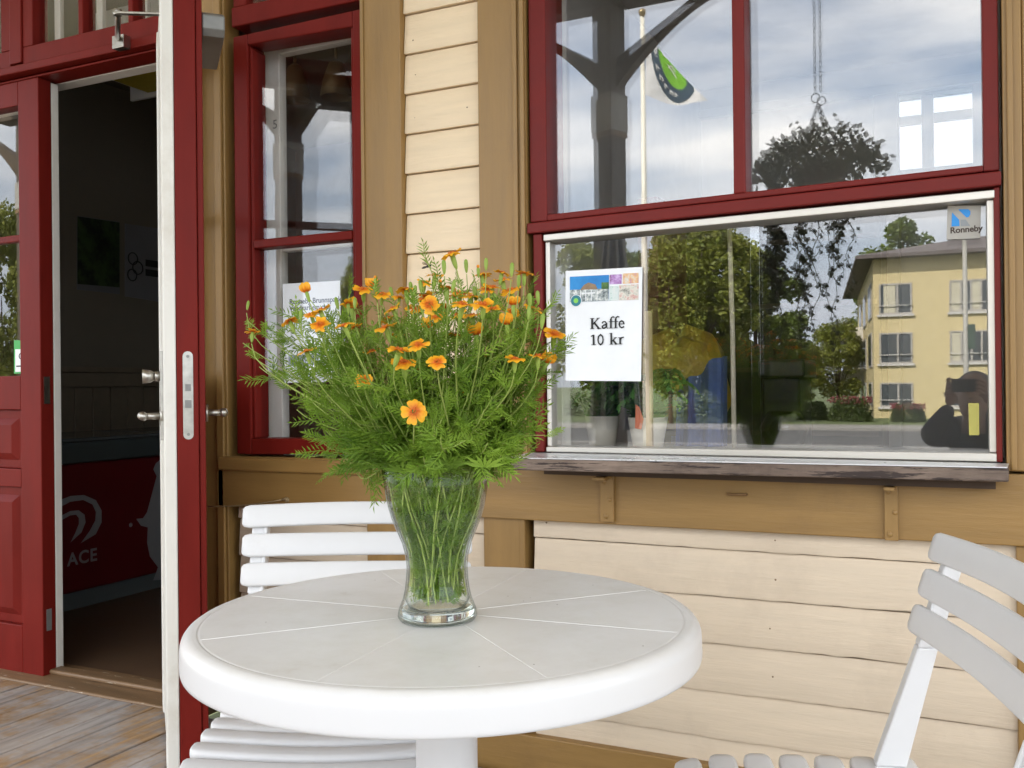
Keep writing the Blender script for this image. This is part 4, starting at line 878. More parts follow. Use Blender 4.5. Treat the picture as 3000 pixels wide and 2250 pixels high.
ch1.location = (o1.x, o1.y, 0); ch1.rotation_euler = (0, 0, math.atan2(e1.y, e1.x))
ch2 = copy_tree(ch1); ch2['label'] = 'white slatted chair turned sideways at the right edge, cut off by the frame'
ty = (G(2392, 2209, .42)-G(1982, 2197, .42)); ty.z = 0; ty.normalize(); tx = Vector((ty.y, -ty.x, 0))
q = G(1976, 2199, .42)
o2 = Vector((q.x, q.y, 0))+tx*0.222+ty*0.252
ch2.location = (o2.x, o2.y, 0); ch2.rotation_euler = (0, 0, math.atan2(tx.y, tx.x))

# ------------------------------------------------------------------ vase with water
vb = G(1282, 1813, TZ+0.0005); VX, VY = vb.x, vb.y
PROF = [(0.000, .0535), (0.006, .0548), (0.014, .0535), (0.029, .0475), (0.042, .0445), (0.055, .043), (0.072, .042), (0.089, .0435), (0.106, .048), (0.123, .0552), (0.140, .062), (0.157, .0668), (0.175, .070), (0.207, .0747)]
def prad(z):
    for (a, ra), (b, rb) in zip(PROF, PROF[1:]):
        if a <= z <= b: return ra+(rb-ra)*(z-a)/(b-a)
    return PROF[-1][1] if z > 0 else PROF[0][1]
vs = thing('glass_vase', 'clear waisted glass vase half filled with water on the round table', 'vase', (VX, VY, TZ+0.0006))
m = MB(); th = 0.0028
outer = [(0.0, 0.0), (0.045, 0.0), (0.052, 0.0006)]+[(r, z) for z, r in PROF[1:]]
inner = [(PROF[-1][1]-th*0.5, 0.2085)]+[(r-th, z) for z, r in PROF[::-1] if z > 0.024]+[(0.040, 0.019), (0.03, 0.0165), (0, 0.0155)]
rimtop = outer[-1]
sub = lambda pr: pr
m.lathe(outer+inner, (0, 0, 0), 72)
def realglass(name, ior, col=(1, 1, 1)):
    m, nt, out = new_mat(name); L = nt.links.new
    g = N(nt, 'ShaderNodeBsdfGlass', IOR=ior, Roughness=0.0); g.inputs['Color'].default_value = (*col, 1)
    t = nt.nodes.new('ShaderNodeBsdfTransparent'); t.inputs[0].default_value = (*col, 1)
    L(g.outputs[0], out.inputs[0]); return m
VG = sheet_glass('vase_glass', 0.02, (0.985, 0.993, 0.987), edge=(0.45, 0.52, 0.47))
m.build('glass_body', VG, vs, local=True)
m = MB(); m.lathe([(0, 0.0158)]+[(0.03, 0.0168), (0.0395, 0.0195)]+[(prad(z)-th-0.0004, z) for z in (0.029, 0.042, 0.055, 0.072, 0.089, 0.106, 0.123, 0.140, 0.150)]+[(prad(0.1515)-th-0.0004, 0.1522), (prad(0.1515)-th-0.003, 0.1512), (0, 0.1512)], (0, 0, 0), 64)
m.build('water', sheet_glass('vase_water', 0.008, (0.98, 0.985, 0.955)), vs, local=True)
m = MB(); m.lathe([(0, 0.0022), (0.046, 0.0022), (0.0515, 0.007), (0.0505, 0.0145), (0.0475, 0.0178), (0.042, 0.0172), (0.03, 0.0150), (0, 0.0140)], (0, 0, 0), 64); m.build('thick_base', realglass('base_glass', 1.42, (0.93, 0.95, 0.93)), vs, local=True)

# ------------------------------------------------------------------ bouquet of marigolds
def petalmat():
    m, nt, out = new_mat('marigold_petal'); L = nt.links.new
    tc = nt.nodes.new('ShaderNodeTexCoord'); ln = N(nt, 'ShaderNodeVectorMath', operation='LENGTH'); L(tc.outputs['Object'], ln.inputs[0])
    n = N(nt, 'ShaderNodeTexNoise', Scale=260.0, Detail=2); L(tc.outputs['Object'], n.inputs['Vector'])
    ad = N(nt, 'ShaderNodeMath', operation='MULTIPLY_ADD'); L(n.outputs['Fac'], ad.inputs[0]); ad.inputs[1].default_value = 0.006; L(ln.outputs['Value'], ad.inputs[2])
    r = ramp(nt, [(0.007, (0.62, 0.10, 0.004)), (0.0105, (0.86, 0.30, 0.008)), (0.0155, (0.92, 0.47, 0.02))]); L(ad.outputs[0], r.inputs[0])
    b = nt.nodes.new('ShaderNodeBsdfPrincipled'); b.inputs['Roughness'].default_value = 0.55; t = nt.nodes.new('ShaderNodeBsdfTranslucent')
    mx = nt.nodes.new('ShaderNodeMixShader'); mx.inputs[0].default_value = 0.3
    L(r.outputs[0], b.inputs['Base Color']); L(r.outputs[0], t.inputs[0]); L(b.outputs[0], mx.inputs[1]); L(t.outputs[0], mx.inputs[2]); L(mx.outputs[0], out.inputs[0]); return m
PETAL = petalmat(); DISC = plain('marigold_centre', (0.55, 0.13, 0.006), 0.7)
STEM = leafy('marigold_stem', (0.24, 0.33, 0.06), (0.42, 0.50, 0.14), 0.15, scale=9.0)
LEAF = leafy('marigold_leaf', (0.10, 0.20, 0.018), (0.29, 0.44, 0.055), 0.42, scale=11.0)
CALYX = leafy('marigold_calyx', (0.22, 0.34, 0.05), (0.34, 0.45, 0.09), 0.2, scale=30.0)
def flower_mesh(seed, npet=5, close=0.0):
    rnd = random.Random(seed); m = MB()
    for k in range(npet):
        a = 2*math.pi*k/npet+rnd.uniform(-0.16, 0.16); L_ = 0.0138*rnd.uniform(0.9, 1.15); W = 0.0066*rnd.uniform(0.85, 1.12)
        droop = rnd.uniform(-0.005, 0.003)+close*0.012; ca, sa = math.cos(a), math.sin(a); grid = []
        for i in range(6):
            s = i/5; w = W*(0.32+0.68*math.sin(min(1, s*1.15)*math.pi*0.56))*(1-0.18*max(0, s-0.8)*5)
            row = []
            for j in range(5):
                q = -1+j/2; rr = 0.0022+(L_-0.0022)*s*(1-close*0.45)
                if i == 5: rr -= 0.0016*(1-abs(q)*0.6) if j == 2 else 0.0014*abs(q)**2
                z = 0.0008+droop*s*s+0.0013*math.sin(q*2.6+k)*s+0.0008*(1-q*q)
                row.append(m.v((ca*rr-sa*w*q, sa*rr+ca*w*q, z)))
            grid.append(row)
        for i in range(5):
            for j in range(4):
                f = m.bm.faces.new((grid[i][j], grid[i+1][j], grid[i+1][j+1], grid[i][j+1])); f.smooth = True; f.material_index = 0
    for k in range(16):
        a = rnd.uniform(0, 6.28); r = 0.0036*math.sqrt(rnd.random()); m.tube([(r*math.cos(a), r*math.sin(a), 0), (1.2*r*math.cos(a), 1.2*r*math.sin(a), 0.0028+rnd.uniform(0, 0.0012))], [0.0009, 0.0006], 5, 1)
    m.lathe([(0.0011, -0.019), (0.0022, -0.0165), (0.0031, -0.012), (0.0033, -0.005), (0.0028, 0.0002), (0, 0.0003)], (0, 0, 0), 9, 2)
    return m.mesh('flower', [PETAL, DISC, CALYX], recalc=False)
def bud_mesh(seed, tip=0.0):
    m = MB(); m.lathe([(0.0009, -0.017), (0.0022, -0.014), (0.0034, -0.007), (0.0036, 0.0), (0.0028, 0.004), (0.0012, 0.0058), (0, 0.006)], (0, 0, 0), 9, 0)
    if tip: m.lathe([(0.0026, 0.003), (0.0034, 0.007), (0.0028, 0.0095), (0, 0.010)], (0, 0, 0), 8, 1)
    return m.mesh('bud', [CALYX, PETAL])
FLM = [flower_mesh(s, 5 if s % 4 else 6, 0.0) for s in range(7)]+[flower_mesh(20, 5, 0.9)]
EXTRA = [(rnd_x, rnd_y) for rnd_x, rnd_y in ()]
BDM = [bud_mesh(0), bud_mesh(1, 1.0), bud_mesh(2)]
bq = thing('marigold_bouquet', 'big bunch of orange marigolds with feathery green leaves standing in the glass vase', 'flowers', (VX, VY, TZ+0.21))
BO = Vector((VX, VY, TZ+0.21))
FL = [(939, 910, -.10, 0), (912, 922, -.09, 1), (849, 942, -.05, 2), (740, 973, .0, 3), (937, 952, -.12, 4), (1009, 955, -.17, 5), (899, 1030, -.12, 6), (1064, 849, .05, 0), (1120, 863, -.02, 1),
      (1170, 872, .06, 2), (1091, 1030, .0, 3), (1066, 1114, -.12, 4), (1170, 1027, -.17, 5), (1226, 1012, -.18, 6), (1183, 1064, -.15, 0), (1281, 1062, -.19, 1), (1213, 1206, -.16, 9), (1324, 745, .02, 2),
      (1274, 809, -.02, 3), (1258, 893, -.12, 4), (1251, 870, .04, 5), (1355, 893, -.14, 6), (1349, 862, .08, 0), (1138, 935, .05, 1), (1249, 962, -.02, 7), (1242, 1082, -.02, 3), (1161, 989, .05, 4),
      (1416, 893, -.15, 5), (1443, 842, .0, 6), (1536, 802, .06, 0), (1497, 851, .02, 1), (1411, 806, .05, 2), (1472, 822, .10, 3), (1504, 894, -.03, 7), (1380, 951, .05, 4), (1533, 964, .05, 5), (1624, 980, .02, 6),
      (1509, 1053, -.09, 0), (1576, 1044, -.03, 1), (1601, 1063, .02, 7), (1382, 1143, .0, 2), (1439, 1048, .04, 3), (1423, 1080, .06, 4), (1244, 829, .07, 5), (898, 856, -.02, 7), (1096, 838, .08, 7),
      (1300, 905, .04, 2), (1215, 905, .07, 6), (1385, 925, .0, 1), (1460, 905, .07, 4), (1330, 985, .04, 3), (1030, 905, .06, 7),
      (1150, 905, -.02, 2), (1310, 845, .02, 3), (1485, 950, -.06, 7), (1040, 960, -.02, 3), (1340, 925, -.03, 2), (1470, 800, .03, 3), (1395, 980, -.04, 7), (1560, 905, .0, 4), (1190, 850, .03, 1), (1235, 880, -.02, 5), (1425, 850, .0, 2), (1445, 905, -.05, 3), (1280, 930, -.06, 6), (1330, 870, .05, 5), (1500, 915, .0, 1), (1130, 960, -.05, 0), (1020, 890, .02, 2), (1380, 870, .02, 0)]
rnd = random.Random(21)
stems = MB(); leaves = MB()
LEAFT = []
for k in range(8):                             # leaf templates: lists of 4-point blades along +x
    r2 = random.Random(50+k); L_ = r2.uniform(0.032, 0.052); n = r2.randint(5, 7); bl = []; curve = r2.uniform(-0.25, 0.5)
    pt = lambda s: Vector((L_*s, 0.004*math.sin(s*3+k), -curve*L_*s*s*0.5))
    for i in range(n+1):
        s = 0.16+0.84*i/n; p = pt(s)
        for sg in ((-1, 1) if i < n else (0,)):
            ll = L_*(0.40-0.20*abs(s-0.45))*r2.uniform(0.8, 1.15) if sg else L_*0.28
            d = Vector((0.72, sg*0.75, r2.uniform(-0.25, 0.2))).normalized() if sg else Vector((1, 0, -0.1)).normalized()
            w = Vector((-d.y, d.x, 0))*0.00145*r2.uniform(0.85, 1.25); e = p+d*ll; md = p+d*ll*0.45+Vector((0, 0, 0.0012))
            bl.append((p, md+w, e, md-w))
    rac = [pt(i/6) for i in range(7)]
    LEAFT.append((bl, rac))
def put_leaf(org, d, up, size=1.0, fat=1.0, clip=None):
    d = d.normalized(); sd = d.cross(up)
    if sd.length < 1e-4: sd = d.orthogonal()
    sd.normalize(); u = sd.cross(d); bl, rac = rnd.choice(LEAFT)
    tf = lambda p: org+(d*p.x+sd*p.y*fat+u*p.z)*size
    if clip and any(not clip(tf(b[2])) for b in bl[::3]): return
    for b in bl: leaves.face([tf(p) for p in b])
    for a, b in zip(rac[::2], rac[2::2]):
        w = sd*0.0007; A, B = tf(a), tf(b); leaves.face([A-w, A+w, B+w*0.7, B-w*0.7])
def bez(a, b, c, d, t): s = 1-t; return a*s*s*s+b*3*s*s*t+c*3*s*t*t+d*t*t*t
def make_stem(tip, thick=0.0016, endd=None, nleaf=8):
    dx = Vector((tip.x-VX, tip.y-VY, 0)); ang = math.atan2(dx.y, dx.x)+rnd.uniform(-0.35, 0.35); el = min(1.0, dx.length/0.16)
    br = rnd.uniform(0.004, 0.032); ba = ang+math.pi+rnd.uniform(-1.1, 1.1)
    base = Vector((VX+br*math.cos(ba), VY+br*math.sin(ba), TZ+rnd.uniform(0.026, 0.05)))
    rr = min(0.066, 0.02+0.048*el)*rnd.uniform(0.75, 1.0); rim = Vector((VX+rr*math.cos(ang), VY+rr*math.sin(ang), TZ+0.207))
    mid = base.lerp(rim, 0.42); md = Vector((mid.x-VX, mid.y-VY, 0)); 
    if md.length > 0.034: md = md.normalized()*0.034
    mid = Vector((VX+md.x, VY+md.y, TZ+0.095))
    hgt = tip.z-rim.z; out = dx.length
    c1 = rim+(rim-mid).normalized()*max(0.05, hgt*0.4); c2 = tip-(endd or Vector((dx.x*0.5, dx.y*0.5, 0.12))).normalized()*max(0.04, hgt*0.35)
    pts = [base, base.lerp(mid, 0.5), mid, mid.lerp(rim, 0.5)]+[bez(rim, c1, c2, tip, t) for t in [i/9 for i in range(10)]]
    n = len(pts); stems.tube(pts, [thick*(1.0-0.5*i/n) for i in range(n)], 5, 0, cap=False)
    for k in range(nleaf):
        t = 0.02+0.93*rnd.random()**1.45; p = bez(rim, c1, c2, tip, t); q2 = bez(rim, c1, c2, tip, min(1, t+0.05)); tang = (q2-p).normalized()
        side = tang.orthogonal(); side.rotate(Quaternion(tang, rnd.uniform(0, 6.28)))
        put_leaf(p, tang*rnd.uniform(0.5, 1.0)+side.normalized()*rnd.uniform(0.6, 1.0), tang, rnd.uniform(0.85, 1.35)*(1.0-0.40*t))
        if rnd.random() < 0.16 and t > 0.35:      # side twig
            e = p+(tang+side.normalized()*0.8).normalized()*rnd.uniform(0.03, 0.06); stems.tube([p, p.lerp(e, 0.5)+Vector((0, 0, -0.002)), e], [0.0009, 0.0007, 0.0006], 4, 0, cap=False)
            for _ in range(2): put_leaf(p.lerp(e, rnd.uniform(0.3, 1)), (tang+side*0.5+Vector((rnd.uniform(-.5, .5), rnd.uniform(-.5, .5), 0.2))), tang, rnd.uniform(0.5, 0.8))
    return (tip-c2).normalized()
def place(mesh, nm, tip, axis, sc):
    o = link(nm, mesh, bq, tip-BO); q = Vector((0, 0, 1)).rotation_difference(axis); o.rotation_mode = 'QUATERNION'
    o.rotation_quaternion = q @ Quaternion((0, 0, 1), rnd.uniform(0, 6.28)); o.scale = (sc, sc, sc); return o
tocam = lambda p: (CAM-p).normalized()
for (x, y, off, v) in FL:
    off = off-0.022 if v != 9 else off-0.02
    tip = P(x, y, VY+off)
    if v == 9:
        ax = (tocam(tip)+Vector((0, 0, 0.25))).normalized(); make_stem(tip-ax*0.016, 0.0017, Vector((ax.x*.3, ax.y*.3, 0.6)), 3); place(FLM[5], 'flower', tip, ax, 1.08); continue
    dx = Vector((tip.x-VX, tip.y-VY, 0)); ax = (Vector((rnd.uniform(-.35, .35), rnd.uniform(-.3, .2), 1))+dx*1.2+tocam(tip)*rnd.uniform(-0.15, 0.25)).normalized()
    if v in (1, 4) and off < -0.08: ax = (ax+tocam(tip)*0.7).normalized()
    make_stem(tip-ax*0.018, rnd.uniform(0.0013, 0.0018), ax, 9); place(FLM[v], 'flower', tip, ax, rnd.uniform(0.82, 1.12))
BUDS = [(1300, 772, 0), (1365, 770, 0), (1401, 790, 1), (1424, 765, 0), (1216, 845, 0), (1232, 830, 2), (1203, 835, 0), (1290, 835, 1), (1100, 822, 1), (727, 888, 0), (882, 915, 2), (951, 935, 2), (985, 880, 0), (1040, 880, 2), (1145, 850, 0),
        (1500, 780, 0), (1520, 815, 2), (1552, 870, 0), (1575, 862, 0), (1484, 920, 2), (924, 1140, 0), (1080, 1050, 2), (1035, 935, 0), (1212, 860, 1), (1550, 905, 2), (1450, 870, 0), (1590, 930, 0), (1390, 850, 2), (1330, 830, 0)]
for i, (x, y, v) in enumerate(BUDS):
    tip = P(x, y, VY+rnd.uniform(-0.12, 0.1)); ax = Vector((rnd.uniform(-.2, .2), rnd.uniform(-.2, .2), 1)).normalized()
    make_stem(tip-ax*0.016, 0.0012, ax, 7); place(BDM[v], 'bud', tip, ax, rnd.uniform(0.62, 0.92))
# leafy shoots without flowers filling the bunch
prof = [(1385, 1070, 1470), (1330, 1000, 1500), (1250, 930, 1520), (1150, 880, 1550), (1050, 800, 1580), (980, 780, 1585), (920, 840, 1575), (850, 950, 1550)]
for k in range(92):
    i = rnd.randrange(len(prof)-1); t = rnd.random(); ya, la, ra = prof[i]; yb, lb, rb = prof[i+1]
    y = ya+(yb-ya)*t; l = la+(lb-la)*t; r = ra+(rb-ra)*t; s = 0.5-0.5*math.cos(math.pi*rnd.random()); x = l+(r-l)*s
    dm = 0.16*(1-abs(2*s-1)**2)**0.5*min(1, (1420-y)/200+0.35)
    tip = P(x, y, VY+rnd.uniform(-dm, dm)); make_stem(tip, 0.0013, None, 14)
for k in range(46):
    y = rnd.uniform(895, 1030); x = rnd.uniform(900, 1560); dm = 0.13*(1-((x-1230)/340)**2)
    make_stem(P(x, y, VY+rnd.uniform(-dm, dm)), 0.0013, None, 13)
for (x, y) in ((712, 1005), (735, 1040), (725, 940), (760, 1075), (800, 990), (870, 1200), (905, 1165), (1600, 1010), (1615, 1055), (1490, 1210), (1480, 1290), (950, 1300), (1010, 1340), (1045, 1385), (1470, 1330)):
    make_stem(P(x, y, VY+rnd.uniform(-.05, .03)), 0.0014, None, 11)
for k in range(150):                            # collar of leaves around and over the rim
    a = rnd.uniform(0, 6.28); r = rnd.uniform(0.03, 0.075); p = Vector((VX+r*math.cos(a), VY+r*math.sin(a), TZ+0.207+rnd.uniform(0.003, 0.05)))
    d = Vector((math.cos(a+rnd.uniform(-.8, .8)), math.sin(a+rnd.uniform(-.8, .8)), rnd.uniform(-0.25, 0.7))); put_leaf(p, d, Vector((0, 0, 1)), rnd.uniform(0.9, 1.3), 1.0)
for (x, y) in ((1290, 1375), (1320, 1365), (1180, 1385), (1250, 1390), (1420, 1370)):    # broad bright fingers at the front of the rim
    p = P(x, y, VY-0.078)
    for k in range(7):
        d = (RT*math.cos(0.35+k*0.40)+UP*math.sin(0.35+k*0.40)*0.6-FW*0.25); w = d.cross(FW).normalized()*0.0022; e = p+d*rnd.uniform(0.025, 0.042); leaves.face([p, p.lerp(e, 0.5)+w, e, p.lerp(e, 0.5)-w])
inside = lambda p: (p.x-VX)**2+(p.y-VY)**2 < (prad(p.z-TZ)-0.0032)**2 and p.z-TZ > 0.022
for k in range(2600):
    z = rnd.uniform(0.032, 0.205); r = (prad(z)-0.0052)*rnd.random()**0.22; a = rnd.uniform(0, 6.28); p = Vector((VX+r*math.cos(a), VY+r*math.sin(a), TZ+z))
    put_leaf(p, Vector((rnd.uniform(-1, 1), rnd.uniform(-1, 1), rnd.uniform(-0.3, 1.5))), Vector((rnd.uniform(-1, 1), rnd.uniform(-1, 1), .3)), rnd.uniform(0.34, 0.70), 1.5, inside)
for k in range(40):
    a = rnd.uniform(0, 6.28); r1 = 0.034*math.sqrt(rnd.random()); z1 = rnd.uniform(0.025, 0.05); a2 = a+rnd.uniform(-0.9, 0.9); r2_ = (0.060)*math.sqrt(rnd.random())
    stems.tube([(VX+r1*math.cos(a), VY+r1*math.sin(a), TZ+z1), (VX+(r1*.6+.01)*math.cos(a), VY+(r1*.6+.01)*math.sin(a), TZ+0.09), (VX+r2_*math.cos(a2), VY+r2_*math.sin(a2), TZ+0.21)], 0.0013, 5, 0, cap=False)
for k in range(34):                            # stems pressed against the glass
    a = rnd.uniform(0, 6.28); tw = rnd.uniform(-0.7, 0.7); f = rnd.uniform(0.7, 0.97); z0 = rnd.uniform(0.026, 0.06)
    stems.tube([(VX+f*(prad(z)-0.0055)*math.cos(a+tw*(z-0.1)*8), VY+f*(prad(z)-0.0055)*math.sin(a+tw*(z-0.1)*8), TZ+z) for z in [z0+(0.21-z0)*i/7 for i in range(8)]], rnd.uniform(0.0011, 0.0017), 5, 0, cap=False)
stems.build('stems', STEM, bq, recalc=False); leaves.build('foliage', LEAF, bq, recalc=False)
# hoverfly
fy = P(1249, 781, VY+0.1); hf = thing('hoverfly', 'small dark hoverfly in the air just above the marigolds', 'insect', fy)
m = MB(lambda p: Vector((p.x*RT.x+p.y*FW.x, p.x*RT.y+p.y*FW.y, p.z+p.x*0.25))); m.ball((0.0025, 0, 0), 0.0026, 1.3, 0.9, 0.9); m.ball((-0.003, 0, -0.0006), 0.0022, 1.9, 0.9, 0.8); m.ball((0.0062, 0, 0.0), 0.0017); m.build('body', plain('insect_dark', (0.03, 0.022, 0.015), 0.4), hf, local=True)
for sg in (-1, 1):
    m = MB(lambda p: Vector((p.x*RT.x+p.y*FW.x, p.x*RT.y+p.y*FW.y, p.z+p.x*0.25))); m.face([(0.002, sg*0.001, 0.002), (0.0, sg*0.008, 0.006), (-0.005, sg*0.010, 0.007), (-0.006, sg*0.006, 0.005)]); m.build('wing', sheet_glass('insect_wing', 0.12, (0.55, 0.52, 0.48)), hf, local=True)

# ------------------------------------------------------------------ porch frame (seen mirrored in the glass)
PY = 2*GLASS_Y-3.33
po = thing('porch_frame', 'dark timber porch with curved brackets on square posts, mirrored in the windows', 'porch', (-2, PY, 0))
CAPM = surf('grey_white_paint', (0.42, 0.40, 0.36), 0.5, 0.06)
rot = rad(20)
def rbox(m, cx, cy, s, z0, z1, a):
    c, sn = math.cos(a), math.sin(a); q = [(cx+c*x-sn*y, cy+sn*x+c*y) for x, y in ((-s, -s), (s, -s), (s, s), (-s, s))]
    m.hexa([(x, y, z0) for x, y in q], [(x, y, z1) for x, y in q])
PX = [-7.29, -4.46, -1.97, 0.69]
for px in PX:
    m = MB(); rbox(m, px, PY, 0.073, 0.0, 3.34, rot); pp_ = m.build('post', DKWOOD, po, bevel=0.008)
    m = MB(); rbox(m, px, PY, 0.082, 2.57, 2.80, rot); m.build('cap', CAPM, pp_, bevel=0.004)
    m = MB(); rbox(m, px, PY, 0.079, 2.535, 2.568, rot); m.build('collar', OCHRE, pp_, bevel=0.003)
    for sg in (-1, 1):
        m = MB(); lo, hi = [], []
        for k in range(13):
            t = k/12; lo.append((px+sg*(0.05+0.72*t**1.15), 2.78+0.56*t**0.72+0.0*t)); hi.append((px+sg*(0.05+0.52*t), 2.98+0.42*t))
        hi = [(px+sg*(0.04+0.60*k/12), 3.0+0.36*k/12) for k in range(13)]
        lo = [(px+sg*(0.04+0.20*math.sin(k/12*1.57)*0+0.82*(k/12)**1.0), 2.80+0.55*math.sin(k/12*1.57)**0.9) for k in range(13)]
        for k in range(12): m.hexa([(lo[k][0], PY-0.045, lo[k][1]), (lo[k+1][0], PY-0.045, lo[k+1][1]), (hi[k+1][0], PY-0.045, hi[k+1][1]), (hi[k][0], PY-0.045, hi[k][1])], [(lo[k][0], PY+0.045, lo[k][1]), (lo[k+1][0], PY+0.045, lo[k+1][1]), (hi[k+1][0], PY+0.045, hi[k+1][1]), (hi[k][0], PY+0.045, hi[k][1])])
        m.build('brace', DKWOOD, po)
m = MB(); m.box(-7.6, 4.4, PY-0.07, PY+0.07, 3.345, 3.50); m.box(-7.6, 4.4, PY-0.05, PY+0.05, 3.62, 3.72)
for k in range(60): xx = -7.55+k*0.2; m.box(xx, xx+0.06, PY-0.03, PY+0.03, 3.501, 3.619)
m.build('beam', DKWOOD, po, bevel=0.006)
m = MB(); m.hexa([(-7.6, -3.85, 3.73), (4.4, -3.85, 3.73), (4.4, -0.06, 4.0), (-7.6, -0.06, 4.0)], [(-7.6, -3.85, 3.79), (4.4, -3.85, 3.79), (4.4, -0.06, 4.06), (-7.6, -0.06, 4.06)]); m.box(-7.6, 4.4, -3.90, -3.852, 3.66, 3.84)
m.build('roof', DKWOOD, po)
m = MB(); m.hexa([(-7.55, -3.20, 3.757), (4.35, -3.20, 3.757), (4.35, -0.10, 3.977), (-7.55, -0.10, 3.977)], [(-7.55, -3.20, 3.772), (4.35, -3.20, 3.772), (4.35, -0.10, 3.992), (-7.55, -0.10, 3.992)]); m.build('bounce_ceiling', surf('bounce_ceiling_paint', (0.78, 0.74, 0.66), 0.6, 0.05), po)  # unseen pale ceiling added to bounce light down onto table and wall

# ------------------------------------------------------------------ hanging basket, parasol, flag (all mirrored in the glass)
hb0 = M(2400, 520, 5.25); hb = thing('hanging_basket', 'hanging basket of dark trailing plants on a thin chain under the porch roof', 'hanging basket', hb0)
CH = plain('chain_metal', (0.06, 0.06, 0.06), 0.5, metal=0.5)
m = MB(); ztop = 3.73-hb0.z+ (0.27*( -3.85-hb0.y)/-3.79 if False else 0.06)
rz = 0.42
def links(m, a, b, pitch=0.026):
    a = Vector(a); b = Vector(b); n = max(2, int((b-a).length/pitch)); d = (b-a).normalized(); u = d.orthogonal().normalized(); w = d.cross(u)
    for i in range(n):
        c = a.lerp(b, (i+0.5)/n); s = (u, w)[i % 2]; h = pitch*0.66
        pts = [c+d*h*math.cos(t)+s*0.0075*math.sin(t) for t in [2*math.pi*k/8 for k in range(9)]]
        m.tube(pts, 0.0019, 4, cap=False)
for dx in (-0.014, 0.014): links(m, (dx, 0, rz+0.03), (dx, 0, ztop))
for k in range(2):
    m.tube([Vector((-0.012+0.03*k+0.022*math.cos(t), 0, rz-0.02*k+0.024*math.sin(t))) for t in [2*math.pi*i/12 for i in range(13)]], 0.003, 5)
for k in range(4):
    a = 0.4+k*math.pi/2; links(m, (0, 0, rz-0.03), (0.15*math.cos(a), 0.15*math.sin(a), 0.05))
m.build('chain', CH, hb, local=True, recalc=False)
m = MB(); m.lathe([(0, -0.10), (0.10, -0.10), (0.155, 0.04), (0.145, 0.04), (0.09, -0.09), (0, -0.09)], (0, 0, 0), 24); m.build('pot', plain('brown_pot', (0.06, 0.03, 0.02), 0.6), hb, local=True)
BL = leafy('trailing_leaf', (0.03, 0.05, 0.015), (0.07, 0.09, 0.03), 0.15)
m = MB(); r3 = random.Random(8)
def lf(p, s):
    d = Vector((r3.uniform(-1, 1), r3.uniform(-1, 1), r3.uniform(-0.8, 0.8))).normalized(); w = d.orthogonal(); w.rotate(Quaternion(d, r3.uniform(0, 6.28))); w = w.normalized()*s*0.42
    m.face([p, p+d*s*0.5+w, p+d*s, p+d*s*0.5-w])
for k in range(1900):
    a = r3.uniform(0, 6.28); rr = 0.35*math.sqrt(r3.random()); zz = 0.05+r3.uniform(-0.02, 0.24)*(1-(rr/0.38)**2)+r3.gauss(0, 0.02)-0.22*max(0, rr-0.2)
    lf(Vector((rr*math.cos(a), rr*math.sin(a)*0.8, zz)), r3.uniform(0.025, 0.042))
for k in range(26):
    a = r3.uniform(0, 6.28); rr = r3.uniform(0.13, 0.2); sw_ = r3.uniform(-0.5, 0.5); L_ = r3.uniform(0.3, 0.95); p = Vector((rr*math.cos(a), rr*math.sin(a)*0.7, 0.04)); pts = [p]
    if k < 7: p.x = -0.2+r3.uniform(-.03, .03); L_ = r3.uniform(0.5, 0.75); sw_ *= 0.2
    for i in range(1, 15):
        s = i/14; pts.append(p+Vector((0.16*sw_*math.sin(s*2.6)+0.02*math.sin(i*1.3+k), 0.04*math.sin(i+k), -L_*s)))
    m.tube(pts, 0.0025, 4, cap=False)
    for i in range(1, 15):
        for q_ in range(3 if k >= 7 else 9): lf(pts[i]+Vector((r3.uniform(-.012, .012)*(1 if k >= 7 else 2.0), r3.uniform(-.012, .012), r3.uniform(-.02, .02))), r3.uniform(0.02, 0.042))
m.build('foliage', BL, hb, local=True, recalc=False)

pb = M(1808, 900, 5.15); ps = thing('folded_parasol', 'folded dark blue parasol with white stripes standing beside the porch post', 'parasol', (pb.x, pb.y, 0))
def stripemat():
    m, nt, out = new_mat('striped_canvas'); L = nt.links.new
    tc = nt.nodes.new('ShaderNodeTexCoord'); sp = nt.nodes.new('ShaderNodeSeparateXYZ'); L(tc.outputs['Object'], sp.inputs[0])
    at2 = N(nt, 'ShaderNodeMath', operation='ARCTAN2'); L(sp.outputs[1], at2.inputs[0]); L(sp.outputs[0], at2.inputs[1])
    ml = N(nt, 'ShaderNodeMath', operation='MULTIPLY'); L(at2.outputs[0], ml.inputs[0]); ml.inputs[1].default_value = 8.0
    sn = N(nt, 'ShaderNodeMath', operation='SINE'); L(ml.outputs[0], sn.inputs[0])
    r = ramp(nt, [(0.55, (0.012, 0.022, 0.075)), (0.62, (0.5, 0.5, 0.52))]); L(sn.outputs[0], r.inputs[0])
    b = nt.nodes.new('ShaderNodeBsdfPrincipled'); b.inputs['Roughness'].default_value = 0.85; L(r.outputs[0], b.inputs['Base Color']); L(b.outputs[0], out.inputs[0]); return m
m = MB(); nn = 64; rings = []
for z, r in ((0.75, 0.11), (0.80, 0.125), (1.2, 0.10), (1.6, 0.075), (1.86, 0.045), (1.93, 0.02)):
    rings.append([m.v(((r*(1+0.22*math.sin(8*2*math.pi*k/nn)))*math.cos(2*math.pi*k/nn), (r*(1+0.22*math.sin(8*2*math.pi*k/nn)))*math.sin(2*math.pi*k/nn), z)) for k in range(nn)])
for a, b in zip(rings, rings[1:]):
    for k in range(nn): f = m.bm.faces.new((a[k], a[(k+1) % nn], b[(k+1) % nn], b[k])); f.smooth = True
m.build('canopy', stripemat(), ps, local=True)
